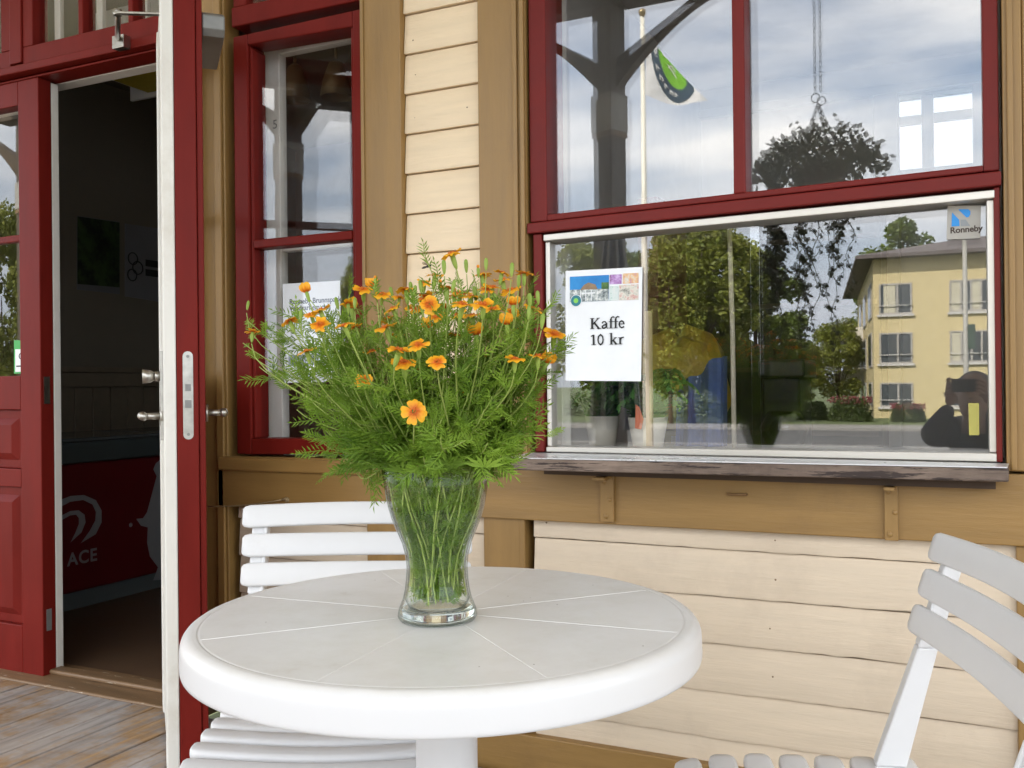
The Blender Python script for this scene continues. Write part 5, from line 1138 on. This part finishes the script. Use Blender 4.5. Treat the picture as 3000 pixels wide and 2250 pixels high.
m = MB(); m.tube([(0, 0, 0.05), (0, 0, 1.95)], 0.018, 12); m.build('pole', DKWOOD, ps, local=True)
m = MB(); m.lathe([(0, 0), (0.24, 0), (0.24, 0.035), (0.05, 0.06), (0.03, 0.2), (0, 0.2)], (0, 0, 0), 28); m.build('base', DARKSTEEL, ps, local=True)

FN = 20.0; f0 = M(1888, 600, FN); fp = thing('flagpole', 'tall white flagpole with ball finial carrying a white flag, mirrored in the big window', 'flagpole', (f0.x, f0.y, GZ))
ft = M(1888, 48, FN).z-GZ
m = MB(); m.tube([(0, 0, 0), (0, 0, ft*0.5), (0, 0, ft)], [0.075, 0.065, 0.045], 16); m.build('pole', surf('flagpole_paint', (0.78, 0.74, 0.62), 0.4, 0.03), fp, local=True)
m = MB(); m.ball((0, 0, ft+0.09), 0.085); m.tube([(0, 0, ft), (0, 0, ft+0.05)], 0.055, 12); m.build('finial', plain('brass_ball', (0.45, 0.35, 0.2), 0.3, metal=0.8), fp, local=True)
FLC = leafy('flag_cloth', (0.78, 0.76, 0.74), (0.84, 0.83, 0.82), 0.35, scale=1.0)
fa = M(1985, 220, FN); fg = thing('white_flag', 'white flag with blue ringed green emblem drooping from the flagpole', 'flag', fa)
def fpt(s, t, off=0.0):                          # s along the fly, t from top to foot
    top = Vector((1897+150*s, 95+175*s**0.85)); bot = Vector((1896+180*s, 282+18*math.sin(s*3.0)+12*s))
    p = top.lerp(bot, t); q = M(p.x, p.y, FN); q.y += 0.10*math.sin(s*7+t*2.0)+off; return q-fa
m = MB(); g = [[m.v(fpt(i/24, j/12)) for j in range(13)] for i in range(25)]
for i in range(24):
    for j in range(12): f = m.bm.faces.new((g[i][j], g[i+1][j], g[i+1][j+1], g[i][j+1])); f.smooth = True
m.build('cloth', FLC, fg, local=True, recalc=False)
def fdisc(r0, r1, off, mat, name):
    m = MB()
    for sd in (1, -1):
        n = 40
        ringp = lambda r, k: (0.49+r*math.cos(math.pi*k/n)*0.98, 0.0+r*math.sin(math.pi*k/n)*2.3)
        for k in range(n):
            pts = [ringp(r0, k), ringp(r1, k), ringp(r1, k+1), ringp(r0, k+1)]
            m.face([fpt(max(0.01, min(.99, s)), max(0.003, min(.97, t)), sd*off) for s, t in pts])
    return m.build(name, mat, fg, local=True, recalc=False)
fdisc(0.235, 0.41, 0.012, plain('flag_navy', (0.02, 0.045, 0.07), 0.8), 'ring'); fdisc(0.002, 0.25, 0.016, plain('flag_green', (0.16, 0.42, 0.02), 0.8), 'centre')
m = MB()
for sd in (1,):
    for k, a in enumerate((0.55, 0.8, 1.05, 1.3, 1.55)):
        c = (0.49+0.33*math.cos(math.pi-a)*0.98, 0.33*math.sin(math.pi-a)*2.3)
        for (d0, d1) in (((-0.022, -0.05), (-0.022, 0.05)), ((-0.022, -0.05), (0.02, 0.0)), ((0.02, 0.0), (0.02, 0.05)))[:2+k % 2]:
            A = fpt(c[0]+d0[0], c[1]+d0[1], 0.02); B = fpt(c[0]+d1[0], c[1]+d1[1], 0.02); m.bar(A, B, 0.02, 0.02, (0, 1, 0))
    for d in ((0.40, 0.12, 0.56, 0.34), (0.46, 0.06, 0.60, 0.22), (0.40, 0.2, 0.46, 0.06)): m.bar(fpt(d[0], d[1], 0.022), fpt(d[2], d[3], 0.022), 0.022, 0.01, (0, 1, 0))
m.build('lettering', FLC, fg, local=True)

# ------------------------------------------------------------------ street side: trees, building, hedge, lamp post
BARK = surf('tree_bark', (0.09, 0.065, 0.045), 0.9, 0.3, (4, 4, 1), 3.0, 0.6, 6.0, 0.03)
TL1 = leafy('tree_leaf', (0.13, 0.17, 0.025), (0.30, 0.31, 0.06), 0.35, scale=1.3); TL2 = leafy('tree_leaf_dark', (0.08, 0.125, 0.024), (0.20, 0.25, 0.05), 0.35, scale=1.3)
def tree_meshes(seed, H, R, mat):
    r4 = random.Random(seed); tr = MB(); cr = MB(); base = H*0.20
    tr.tube([(0, 0, 0), (0.05*R, 0.02, base*0.5), (0, 0, base), (0.03*R, 0, H*0.62)], [0.055*R+0.08, 0.045*R+0.06, 0.04*R+0.05, 0.03], 10)
    blobs = []
    for k in range(54):
        a = r4.uniform(0, 6.28); v = r4.uniform(-1, 1); rr = R*(0.25+0.75*r4.random()**0.5)*math.sqrt(1-v*v*0.9)
        c = Vector((rr*math.cos(a), rr*math.sin(a), base+(H-base)*(0.52+0.47*v))); blobs.append((c, R*r4.uniform(0.17, 0.33)))
        if k % 4 == 0: tr.tube([(0, 0, base*(0.8+0.5*r4.random())), c*0.5+Vector((0, 0, base*0.5+0.1*R)), c], [0.07, 0.045, 0.015], 6)
    for c, b in blobs:
        n = int(210*(b/(R*0.25))**2)
        for _ in range(n):
            d = Vector((r4.gauss(0, 1), r4.gauss(0, 1), r4.gauss(0, 0.8))); d = d.normalized()*b*(0.55+0.6*r4.random()**0.6); p = c+d
            s = r4.uniform(0.11, 0.20)*(0.6+R*0.16); x = Vector((r4.gauss(0, 1), r4.gauss(0, 1), r4.gauss(0, 0.5))).normalized(); y = x.orthogonal(); y.rotate(Quaternion(x, r4.uniform(0, 6.28))); y = y.normalized()
            cr.face([p-x*s, p-y*s*0.5, p+x*s, p+y*s*0.5])
    return tr.mesh('trunk', BARK), cr.mesh('crown', mat, recalc=False)
KINDS = [tree_meshes(1, 10, 3.0, TL1), tree_meshes(2, 10, 2.6, TL2), tree_meshes(3, 10, 3.4, TL1)]
def tree(px, top, n, wpx_, kd, label):
    b = M(px, 1100, n); tz = M(px, top, n).z; H = tz-GZ; o = thing('broadleaf_tree', label, 'tree', (b.x, b.y, GZ), random.uniform(0, 6), 'trees mirrored in the glass')
    sxy = 1.3*(wpx_*n/FPX)/2/(3.0, 2.6, 3.4)[kd]
    for nm, me in zip(('trunk', 'crown'), KINDS[kd]):
        c = link(nm, me, o); c.scale = (sxy, sxy, H/10)
    return o
tree(1745, 712, 46, 230, 0, 'sunlit leafy tree mirrored behind the coffee sign')
tree(2025, 668, 46, 260, 2, 'broad leafy tree mirrored right of the mauve cupboard, tallest in the serving window')
tree(2215, 760, 50, 190, 1, 'rounded tree mirrored left of the hanging vines, beside the tallest tree')
tree(2335, 1000, 62, 120, 0, 'smaller tree mirrored between the rounded tree and the far bushes')
tree(2455, 955, 66, 130, 2, 'distant tree mirrored just left of the yellow building')
tree(2575, 930, 84, 130, 1, 'far tree mirrored at the corner of the yellow building, mostly hidden by its wall')
tree(2680, 660, 100, 200, 1, 'tree crown rising behind the roof of the yellow building')
tree(2130, 690, 48, 190, 0, 'sunlit tree mirrored behind the rope, between the tallest and the rounded tree')
tree(1965, 720, 43, 150, 0, 'slim sunlit tree mirrored just right of the mauve cupboard')
tree(1880, 760, 60, 200, 1, 'darker tree mirrored between the coffee sign tree and the tallest tree')
tree(1090, 745, 42, 170, 0, 'tree mirrored at the right side of the tall window above the flowers')
tree(10, 640, 40, 230, 2, 'tree mirrored in the glass of the left red door leaf')
tree(-120, 600, 46, 220, 1, 'darker tree mirrored at the left border, half out of the door glass')

HED = leafy('hedge_leaf', (0.05, 0.09, 0.02), (0.12, 0.15, 0.04), 0.3, scale=3.0)
def bush(px, py0, py1, n, wpx_, mat, label, cat='bush', name='bush', seed=1, fl=None):
    r5 = random.Random(seed); c = M(px, 1150, n); zt = M(px, py0, n).z; W = wpx_*n/FPX/2; o = thing(name, label, cat, (c.x, c.y, GZ)); m = MB(); H = zt-GZ
    for k in range(1400):
        a = r5.uniform(0, 6.28); v = r5.random(); rr = (0.6+0.4*r5.random())
        p = Vector((W*math.cos(a)*rr*math.sqrt(1-0.6*v*v), 0.8*math.sin(a)*rr, H*v*(0.85+0.2*r5.random()))); x = Vector((r5.gauss(0, 1), r5.gauss(0, 1), r5.gauss(0, 1))).normalized(); y = x.orthogonal().normalized(); s = r5.uniform(0.06, 0.12)
        m.face([p-x*s, p-y*s*0.5, p+x*s, p+y*s*0.5])
    m.build('foliage', mat, o, local=True, recalc=False)
    if fl:
        m = MB()
        for k in range(130):
            a = r5.uniform(0, 6.28); p = Vector((W*0.95*r5.uniform(-1, 1), 0.8*math.sin(a), H*r5.uniform(0.75, 1.05))); m.ball(p, 0.045, 1, 1, 1, 5, 4)
        m.build('blossoms', fl, o, local=True)
    return o
REDF = plain('red_blossom', (0.17, 0.03, 0.035), 0.8)
bush(2490, 1165, 1225, 50, 120, HED, 'low green bush with red blossoms mirrored before the yellow building', seed=2, fl=REDF)
bush(2380, 1178, 1225, 52, 90, HED, 'plain low green bush mirrored left of the red blossoming one', seed=3)
bush(2660, 1185, 1225, 50, 90, HED, 'bush with red blossoms mirrored at the foot of the yellow wall', seed=4, fl=REDF)
bush(2100, 1150, 1225, 56, 260, HED, 'long dark bush mirrored under the tallest tree', seed=5)
bush(1750, 1150, 1225, 56, 240, HED, 'dark bush mirrored below the coffee sign, behind the ferns', seed=6)
YW = surf('yellow_render', (0.56, 0.465, 0.25), 0.8, 0.05, (1, 1, 1), 0.8, 0.1, 20.0, 0.004)
b0 = M(2557, 760, 55); bl_ = M(2512, 870, 79); zt = M(2640, 756, 55).z
yb = thing('apartment_building', 'yellow rendered three storey apartment building with grey windows mirrored in the serving window', 'building', (b0.x, b0.y, GZ))
YF = b0.y; xr_ = M(3300, 760, 55).x
m = MB(); foot = [(b0.x, YF), (xr_, YF), (xr_, bl_.y), (bl_.x, bl_.y)]; m.hexa([(x, y, GZ) for x, y in foot], [(x, y, zt) for x, y in foot]); m.build('wall', YW, yb)
ov = 0.8; ef = [(b0.x-ov, YF+ov), (xr_+ov, YF+ov), (xr_+ov, bl_.y-ov), (bl_.x-ov-0.4, bl_.y-ov)]
cxm = (b0.x+xr_)/2; cym = (YF+bl_.y)/2
rf = [(b0.x+5, YF-6), (xr_-5, YF-6), (xr_-5, bl_.y+6), (bl_.x+5, bl_.y+6)]
m = MB(); m.hexa([(x, y, zt+0.001) for x, y in ef], [(x, y, zt+0.18) for x, y in ef]); m.hexa([(x, y, zt+0.181) for x, y in ef], [(x, y, zt+1.7) for x, y in rf]); m.build('roof', plain('dark_roof', (0.11, 0.09, 0.085), 0.7), yb)
WF = plain('window_frame_grey', (0.35, 0.33, 0.30), 0.6); WG = plain('dark_room_glass', (0.07, 0.08, 0.085), 0.08); CURT = plain('pale_curtain', (0.5, 0.47, 0.36), 0.9)
def bwin(x0, x1, z0, z1, muls, curtains=()):
    m = MB(); y = YF; f = 0.09
    m.box(x0, x0+f, y+0.001, y+0.06, z0, z1); m.box(x1-f, x1, y+0.001, y+0.06, z0, z1); m.box(x0+f, x1-f, y+0.001, y+0.06, z0, z0+f); m.box(x0+f, x1-f, y+0.001, y+0.06, z1-f, z1)
    for u_ in muls: xx = x0+(x1-x0)*u_; m.box(xx-0.05, xx+0.05, y+0.001, y+0.06, z0+f, z1-f)
    w_ = m.build('window', WF, yb)
    m = MB(); m.box(x0+f, x1-f, y+0.002, y+0.02, z0+f, z1-f); m.build('pane', WG, w_)
    for (a, b) in curtains:
        m = MB(); m.box(x0+(x1-x0)*a, x0+(x1-x0)*b, y+0.021, y+0.03, z0+f, z1-f); m.build('curtain', CURT, w_)
    m = MB(); zr = z0+(z1-z0)*0.28; m.tube([(x0-0.02, y+0.12, zr), (x1+0.02, y+0.12, zr)], 0.025, 6); m.box(x0-0.1, x1+0.1, y+0.001, y+0.14, z0-0.12, z0-0.001); m.build('rail', plain('window_rail', (0.5, 0.48, 0.45)), w_)
wxs = [(M(2575, 870, 55).x, M(2672, 870, 55).x, (0.56,), ((0.14, 0.5),)), (M(2781, 870, 55).x, M(2905, 870, 55).x, (0.28, 0.52, 0.76), ((0.04, 0.26), (0.54, 0.74))), (M(2990, 870, 55).x, M(3090, 870, 55).x, (0.5,), ())]
for r_, (p0, p1) in enumerate(((826, 918), (972, 1064), (1120, 1192))):
    z1, z0 = M(2700, p0, 55).z, M(2700, p1, 55).z
    for (x0, x1, mu, cu) in wxs: bwin(x0, x1, z0, z1, mu, cu if r_ == 0 else cu[:1] if r_ == 1 and len(cu) > 1 else ())
sdv = Vector((bl_.x-b0.x, bl_.y-b0.y, 0)); sl = sdv.length; sdv.normalize(); so = Vector((sdv.y, -sdv.x, 0))
if so.x > 0: so = -so
for r_, (p0, p1) in enumerate(((826, 930), (972, 1075), (1120, 1190))):
    z1, z0 = M(2560, p0, 56).z, M(2560, p1, 56).z
    for s0 in (1.6, 9.0, 16.0):
        A = Vector((b0.x, b0.y, 0))+sdv*s0; B = A+sdv*3.6; m = MB()
        m.hexa([(p.x+so.x*0.001, p.y+so.y*0.001, z) for p, z in ((A, z0), (B, z0), (B, z1), (A, z1))], [(p.x+so.x*0.06, p.y+so.y*0.06, z) for p, z in ((A, z0), (B, z0), (B, z1), (A, z1))]); w_ = m.build('window', WF, yb)
        m = MB(); A2, B2 = A+sdv*0.2, B-sdv*0.2; m.hexa([(p.x+so.x*0.061, p.y+so.y*0.061, z) for p, z in ((A2, z0+.1), (B2, z0+.1), (B2, z1-.1), (A2, z1-.1))], [(p.x+so.x*0.07, p.y+so.y*0.07, z) for p, z in ((A2, z0+.1), (B2, z0+.1), (B2, z1-.1), (A2, z1-.1))]); m.build('pane', WG, w_)
for zz in (M(2500, 1005, 70).z, M(2500, 1130, 70).z):      # balconies far down the side wall
    A = Vector((b0.x, b0.y, 0))+sdv*14.0; m = MB(); B = A+sdv*4; wv = so*1.9
    m.hexa([(p.x, p.y, zz) for p in (A, B, B+wv, A+wv)], [(p.x, p.y, zz+0.15) for p in (A, B, B+wv, A+wv)]); m.hexa([(p.x, p.y, zz+0.151) for p in (A+wv*0.96, B+wv*0.96, B+wv, A+wv)], [(p.x, p.y, zz+1.05) for p in (A+wv*0.96, B+wv*0.96, B+wv, A+wv)])
    m.hexa([(p.x, p.y, zz+0.151) for p in (A, A+sdv*0.06, A+sdv*0.06+wv*0.95, A+wv*0.95)], [(p.x, p.y, zz+1.05) for p in (A, A+sdv*0.06, A+sdv*0.06+wv*0.95, A+wv*0.95)]); m.build('balcony', plain('balcony_white', (0.6, 0.57, 0.5), 0.7), yb)
lb = M(2828, 900, 24); lpz = M(2835, 600, 24).z-GZ
lpst = thing('street_lamp', 'slim grey street lamp post mirrored in front of the yellow building', 'street lamp', (lb.x, lb.y, GZ))
m = MB(); m.tube([(0, 0, 0), (0, 0, 1.2), (0, 0, lpz)], [0.075, 0.065, 0.045], 12); m.build('pole', surf('galvanised', (0.33, 0.32, 0.28), 0.5), lpst, local=True)
m = MB(); m.lathe([(0, -0.05), (0.12, -0.05), (0.19, 0.12), (0.05, 0.2), (0, 0.2)], (0, 0, lpz), 16); m.build('lantern', plain('lantern_grey', (0.3, 0.3, 0.28)), lpst, local=True)
z0 = M(2848, 1022, 24).z-GZ; z1 = M(2848, 950, 24).z-GZ
m = MB(); m.box(0.05, 0.20, -0.06, 0.06, z0, z1); m.build('box', plain('dark_green_box', (0.04, 0.07, 0.05)), lpst, local=True, bevel=0.01)
# ------------------------------------------------------------------ the person taking the picture (only their reflection shows)
per = thing('person', 'person in dark clothes crouching with a raised phone, mirrored low right in the serving window', 'person', (0.2, -2.75, 0))
CC = CAM.copy()
def W(x, y, z): return CC + RT*x + Vector((FW.x, FW.y, 0)).normalized()*y + Vector((0, 0, z-CC.z))   # right, forward of the lens, height
def skin(name, verts, edges, radii, mat, root, parent, sub=2):
    me = bpy.data.meshes.new(name); w = wloc(parent); me.from_pydata([v-w for v in verts], edges, [])
    o = link(name, me, parent); md = o.modifiers.new('skin', 'SKIN'); md.use_smooth_shade = True
    if not me.skin_vertices: 
        bm = bmesh.new(); bm.from_mesh(me); bm.verts.layers.skin.verify(); bm.to_mesh(me); bm.free()
    for i, r in enumerate(radii): me.skin_vertices[0].data[i].radius = (r, r) if not isinstance(r, tuple) else r; me.skin_vertices[0].data[i].use_root = (i == root)
    sb = o.modifiers.new('smooth', 'SUBSURF'); sb.levels = sub; sb.render_levels = sub
    me.materials.append(mat); return o
CLOTH = surf('dark_clothes', (0.022, 0.02, 0.02), 0.85, 0.2); SKIN = plain('skin_tone', (0.42, 0.25, 0.17), 0.5); HAIR = plain('dark_hair', (0.03, 0.02, 0.015), 0.6)
hs = 0.06
jv = [W(-0.03, -0.66, 0.32), W(-0.04, -0.58, 0.50), W(-0.055, -0.46, 0.68), W(-0.07, -0.38, 0.775), W(-0.085, -0.34, 0.84),
      W(-0.215, -0.34, 0.765), W(-0.235, -0.16, 0.74), W(-0.085, -0.06, 0.885), W(0.10, -0.40, 0.77), W(0.20, -0.24, 0.69), W(0.115, -0.06, 0.885),
      W(-0.13, -0.62, 0.30), W(-0.22, -0.22, 0.44), W(-0.20, -0.52, 0.09), W(-0.22, -0.36, 0.045), W(0.08, -0.62, 0.30), W(0.17, -0.22, 0.44), W(0.15, -0.52, 0.09), W(0.16, -0.36, 0.045)]
je = [(0, 1), (1, 2), (2, 3), (3, 4), (3, 5), (5, 6), (6, 7), (3, 8), (8, 9), (9, 10), (0, 11), (11, 12), (12, 13), (13, 14), (0, 15), (15, 16), (16, 17), (17, 18)]
jr = [0.145, 0.15, 0.165, 0.13, 0.06, 0.085, 0.06, 0.032, 0.085, 0.06, 0.032, 0.095, 0.065, 0.045, 0.04, 0.095, 0.065, 0.045, 0.04]
body = skin('body', jv, je, jr, CLOTH, 0, per)
hc = W(-0.09, -0.30, 0.93)
fdir = (CC-hc).normalized(); hx_ = Vector((0, 0, 1)).cross(-fdir).normalized()*-1; hx_ = fdir.cross(Vector((0, 0, 1))).normalized(); hu = hx_.cross(fdir)
hf_ = lambda p: hc+hx_*p.x+fdir*p.y+hu*p.z
m = MB(hf_)
prof_h = [(0, -0.115, 0.02), (0.035, -0.108, 0.03), (0.052, -0.085, 0.02), (0.062, -0.05, 0.008), (0.070, -0.01, 0), (0.073, 0.03, -0.004), (0.070, 0.06, -0.006), (0.055, 0.09, -0.008), (0.03, 0.108, -0.008), (0, 0.113, -0.008)]
rings = []
for r, z, yo in prof_h: rings.append([m.v((r*math.cos(2*math.pi*k/20), yo+r*1.22*math.sin(2*math.pi*k/20), z)) for k in range(20)] if r else [m.v((0, yo, z))])
for a, b in zip(rings, rings[1:]):
    for k in range(20):
        k2 = (k+1) % 20
        f = m.bm.faces.new((a[0], b[k2], b[k])) if len(a) == 1 else m.bm.faces.new((a[k], a[k2], b[0])) if len(b) == 1 else m.bm.faces.new((a[k], a[k2], b[k2], b[k])); f.smooth = True
m.hexa([(-0.012, 0.075, -0.03), (0.012, 0.075, -0.03), (0.006, 0.083, 0.012), (-0.006, 0.083, 0.012)], [(-0.009, 0.105, -0.028), (0.009, 0.105, -0.028), (0.003, 0.088, 0.012), (-0.003, 0.088, 0.012)])
for sx in (-1, 1): m.ball((sx*0.073, 0.0, -0.005), 0.03, 0.3, 0.7, 1.0, 10, 6)
m.tube([(0, -0.01, -0.09), (0.0, -0.03, -0.17)], [0.05, 0.055], 14)
head = m.build('head', SKIN, per)
m = MB(hf_)
for sx in (-1, 1): m.ball((sx*0.03, 0.079, 0.018), 0.011, 1.2, 0.5, 0.8, 8, 6)
m.build('eyes', plain('dark_eyes', (0.05, 0.04, 0.035), 0.3), head)
m = MB(hf_); m.tube([(-0.024, 0.076, -0.062), (0, 0.083, -0.064), (0.024, 0.076, -0.062)], [0.003, 0.006, 0.003], 6); m.build('mouth', plain('lip_tone', (0.32, 0.13, 0.11)), head)
m = MB(hf_); m.ball((0, -0.018, 0.036), 0.085, 0.98, 1.08, 1.02, 18, 12); m.build('hair', HAIR, head)
# phone and hands
ph_ = thing('phone', 'dark phone held up in both hands by the crouching person', 'phone', CC-FW*0.013)
m = MB(lambda p: RT*p.x+FW*p.y+UP*p.z); m.box(-0.056, 0.062, -0.0045, 0.0045, -0.046, 0.012); m.build('case', plain('phone_black', (0.015, 0.015, 0.017), 0.15), ph_, local=True, bevel=0.003)
m = MB(lambda p: RT*p.x+FW*p.y+UP*p.z); m.box(-0.045, 0.05, -0.0055, -0.0046, -0.043, 0.009); m.build('screen', plain('phone_screen', (0.03, 0.03, 0.035), 0.08), ph_, local=True)
for sg in (-1, 1):
    pc = 0.003; ex = sg*0.060+pc
    hv = lambda x, y, z: CC-FW*0.013+RT*x+FW*y+UP*z
    wr = jv[7] if sg < 0 else jv[10]
    vs_ = [wr, hv(ex+sg*0.022, -0.045, -0.075), hv(ex+sg*0.020, -0.030, -0.035)]; ed = [(0, 1), (1, 2)]; ra = [0.026, 0.026, 0.022]
    for k, (zz, l) in enumerate(((0.010, 0.9), (-0.008, 1.0), (-0.026, 0.95), (-0.042, 0.8))):
        i = len(vs_); vs_ += [hv(ex+sg*0.020, -0.016, zz-0.012), hv(ex+sg*0.012, 0.0095, zz), hv(ex-sg*0.010*l, 0.0135, zz+0.002)]; ed += [(2, i), (i, i+1), (i+1, i+2)]; ra += [0.0088, 0.0078, 0.0068]
    i = len(vs_); vs_ += [hv(ex+sg*0.006, -0.024, -0.045), hv(ex-sg*0.012, -0.016, -0.034), hv(ex-sg*0.028, -0.0145, -0.028)]; ed += [(1, i), (i, i+1), (i+1, i+2)]; ra += [0.012, 0.0095, 0.008]
    skin('hand', vs_, ed, ra, SKIN, 0, per, 1)

# ------------------------------------------------------------------ sky, sun, camera
SUN_EL, SUN_AZ = rad(42), rad(-25)               # sun stands behind the building
wd = bpy.data.worlds.new('World'); SC.world = wd; wd.use_nodes = True; nt = wd.node_tree; nt.nodes.clear(); L = nt.links.new
out = nt.nodes.new('ShaderNodeOutputWorld'); bg = nt.nodes.new('ShaderNodeBackground'); bg.inputs['Strength'].default_value = 0.12
sky = nt.nodes.new('ShaderNodeTexSky'); sky.sky_type = 'NISHITA'; sky.sun_disc = False; sky.sun_elevation = SUN_EL; sky.sun_rotation = SUN_AZ; sky.air_density = 1.0; sky.dust_density = 1.5
tc = nt.nodes.new('ShaderNodeTexCoord'); sp = nt.nodes.new('ShaderNodeSeparateXYZ'); L(tc.outputs['Generated'], sp.inputs[0])
zz = N(nt, 'ShaderNodeMath', operation='ADD'); L(sp.outputs[2], zz.inputs[0]); zz.inputs[1].default_value = 0.22
zm_ = N(nt, 'ShaderNodeMath', operation='MAXIMUM'); L(zz.outputs[0], zm_.inputs[0]); zm_.inputs[1].default_value = 0.08
dv = N(nt, 'ShaderNodeVectorMath', operation='DIVIDE'); L(tc.outputs['Generated'], dv.inputs[0]); cb2 = nt.nodes.new('ShaderNodeCombineXYZ')
for i in range(3): L(zm_.outputs[0], cb2.inputs[i])
L(cb2.outputs[0], dv.inputs[1])
mp = N(nt, 'ShaderNodeMapping'); mp.inputs['Scale'].default_value = (1.0, 1.9, 0.25); mp.inputs['Location'].default_value = (0.4, 0.3, 0); mp.inputs['Rotation'].default_value = (0, 0, 0.35); L(dv.outputs[0], mp.inputs[0])
n1 = N(nt, 'ShaderNodeTexNoise', Scale=1.5, Detail=7, Roughness=0.5, Distortion=0.2); L(mp.outputs[0], n1.inputs['Vector'])
cr = ramp(nt, [(0.37, (0.14, 0.14, 0.14)), (0.66, (1, 1, 1))]); L(n1.outputs['Fac'], cr.inputs[0])
hz = ramp(nt, [(0.10, (0.85, 0.85, 0.85)), (0.26, (0.0, 0.0, 0.0))]); L(sp.outputs[2], hz.inputs[0])
mxa = N(nt, 'ShaderNodeMath', operation='MULTIPLY'); L(cr.outputs[0], mxa.inputs[0]); mxa.inputs[1].default_value = 0.85
mx = N(nt, 'ShaderNodeMix', data_type='RGBA'); L(mxa.outputs[0], mx.inputs[0]); L(sky.outputs[0], mx.inputs[6]); mx.inputs[7].default_value = (11.6, 11.2, 10.6, 1)
lo = N(nt, 'ShaderNodeMix', data_type='RGBA'); L(hz.outputs[0], lo.inputs[0]); L(mx.outputs[2], lo.inputs[6]); lo.inputs[7].default_value = (4.6, 5.0, 5.7, 1); L(lo.outputs[2], bg.inputs[0]); L(bg.outputs[0], out.inputs[0])
sl_ = bpy.data.lights.new('sun', 'SUN'); sl_.energy = 3.5; sl_.angle = rad(0.5); sl_.color = (1, 0.95, 0.87)
so_ = link('sun', sl_, None, (0, 0, 30)); sd_ = Vector((math.sin(SUN_AZ)*math.cos(SUN_EL), math.cos(SUN_AZ)*math.cos(SUN_EL), math.sin(SUN_EL)))
so_.rotation_euler = sd_.to_track_quat('Z', 'Y').to_euler()
cam = bpy.data.cameras.new('camera'); cam.sensor_width = 36; cam.sensor_fit = 'HORIZONTAL'; cam.lens = 36*FPX/3000; cam.clip_start = 0.01; cam.clip_end = 3000
co = link('camera', cam); co.matrix_world = Matrix(((RT.x, UP.x, -FW.x, CAM.x), (RT.y, UP.y, -FW.y, CAM.y), (RT.z, UP.z, -FW.z, CAM.z), (0, 0, 0, 1)))
SC.camera = co
SC.view_settings.view_transform = 'Standard'; SC.view_settings.look = 'None'; SC.view_settings.gamma = 1.0; SC.view_settings.exposure = 2.24
SC.render.engine = 'CYCLES'; cy = SC.cycles; cy.use_denoising = True; cy.denoiser = 'OPENIMAGEDENOISE'
cy.max_bounces = 10; cy.diffuse_bounces = 5; cy.glossy_bounces = 4; cy.transmission_bounces = 8; cy.transparent_max_bounces = 40; cy.sample_clamp_indirect = 8.0
bpy.context.view_layer.update()
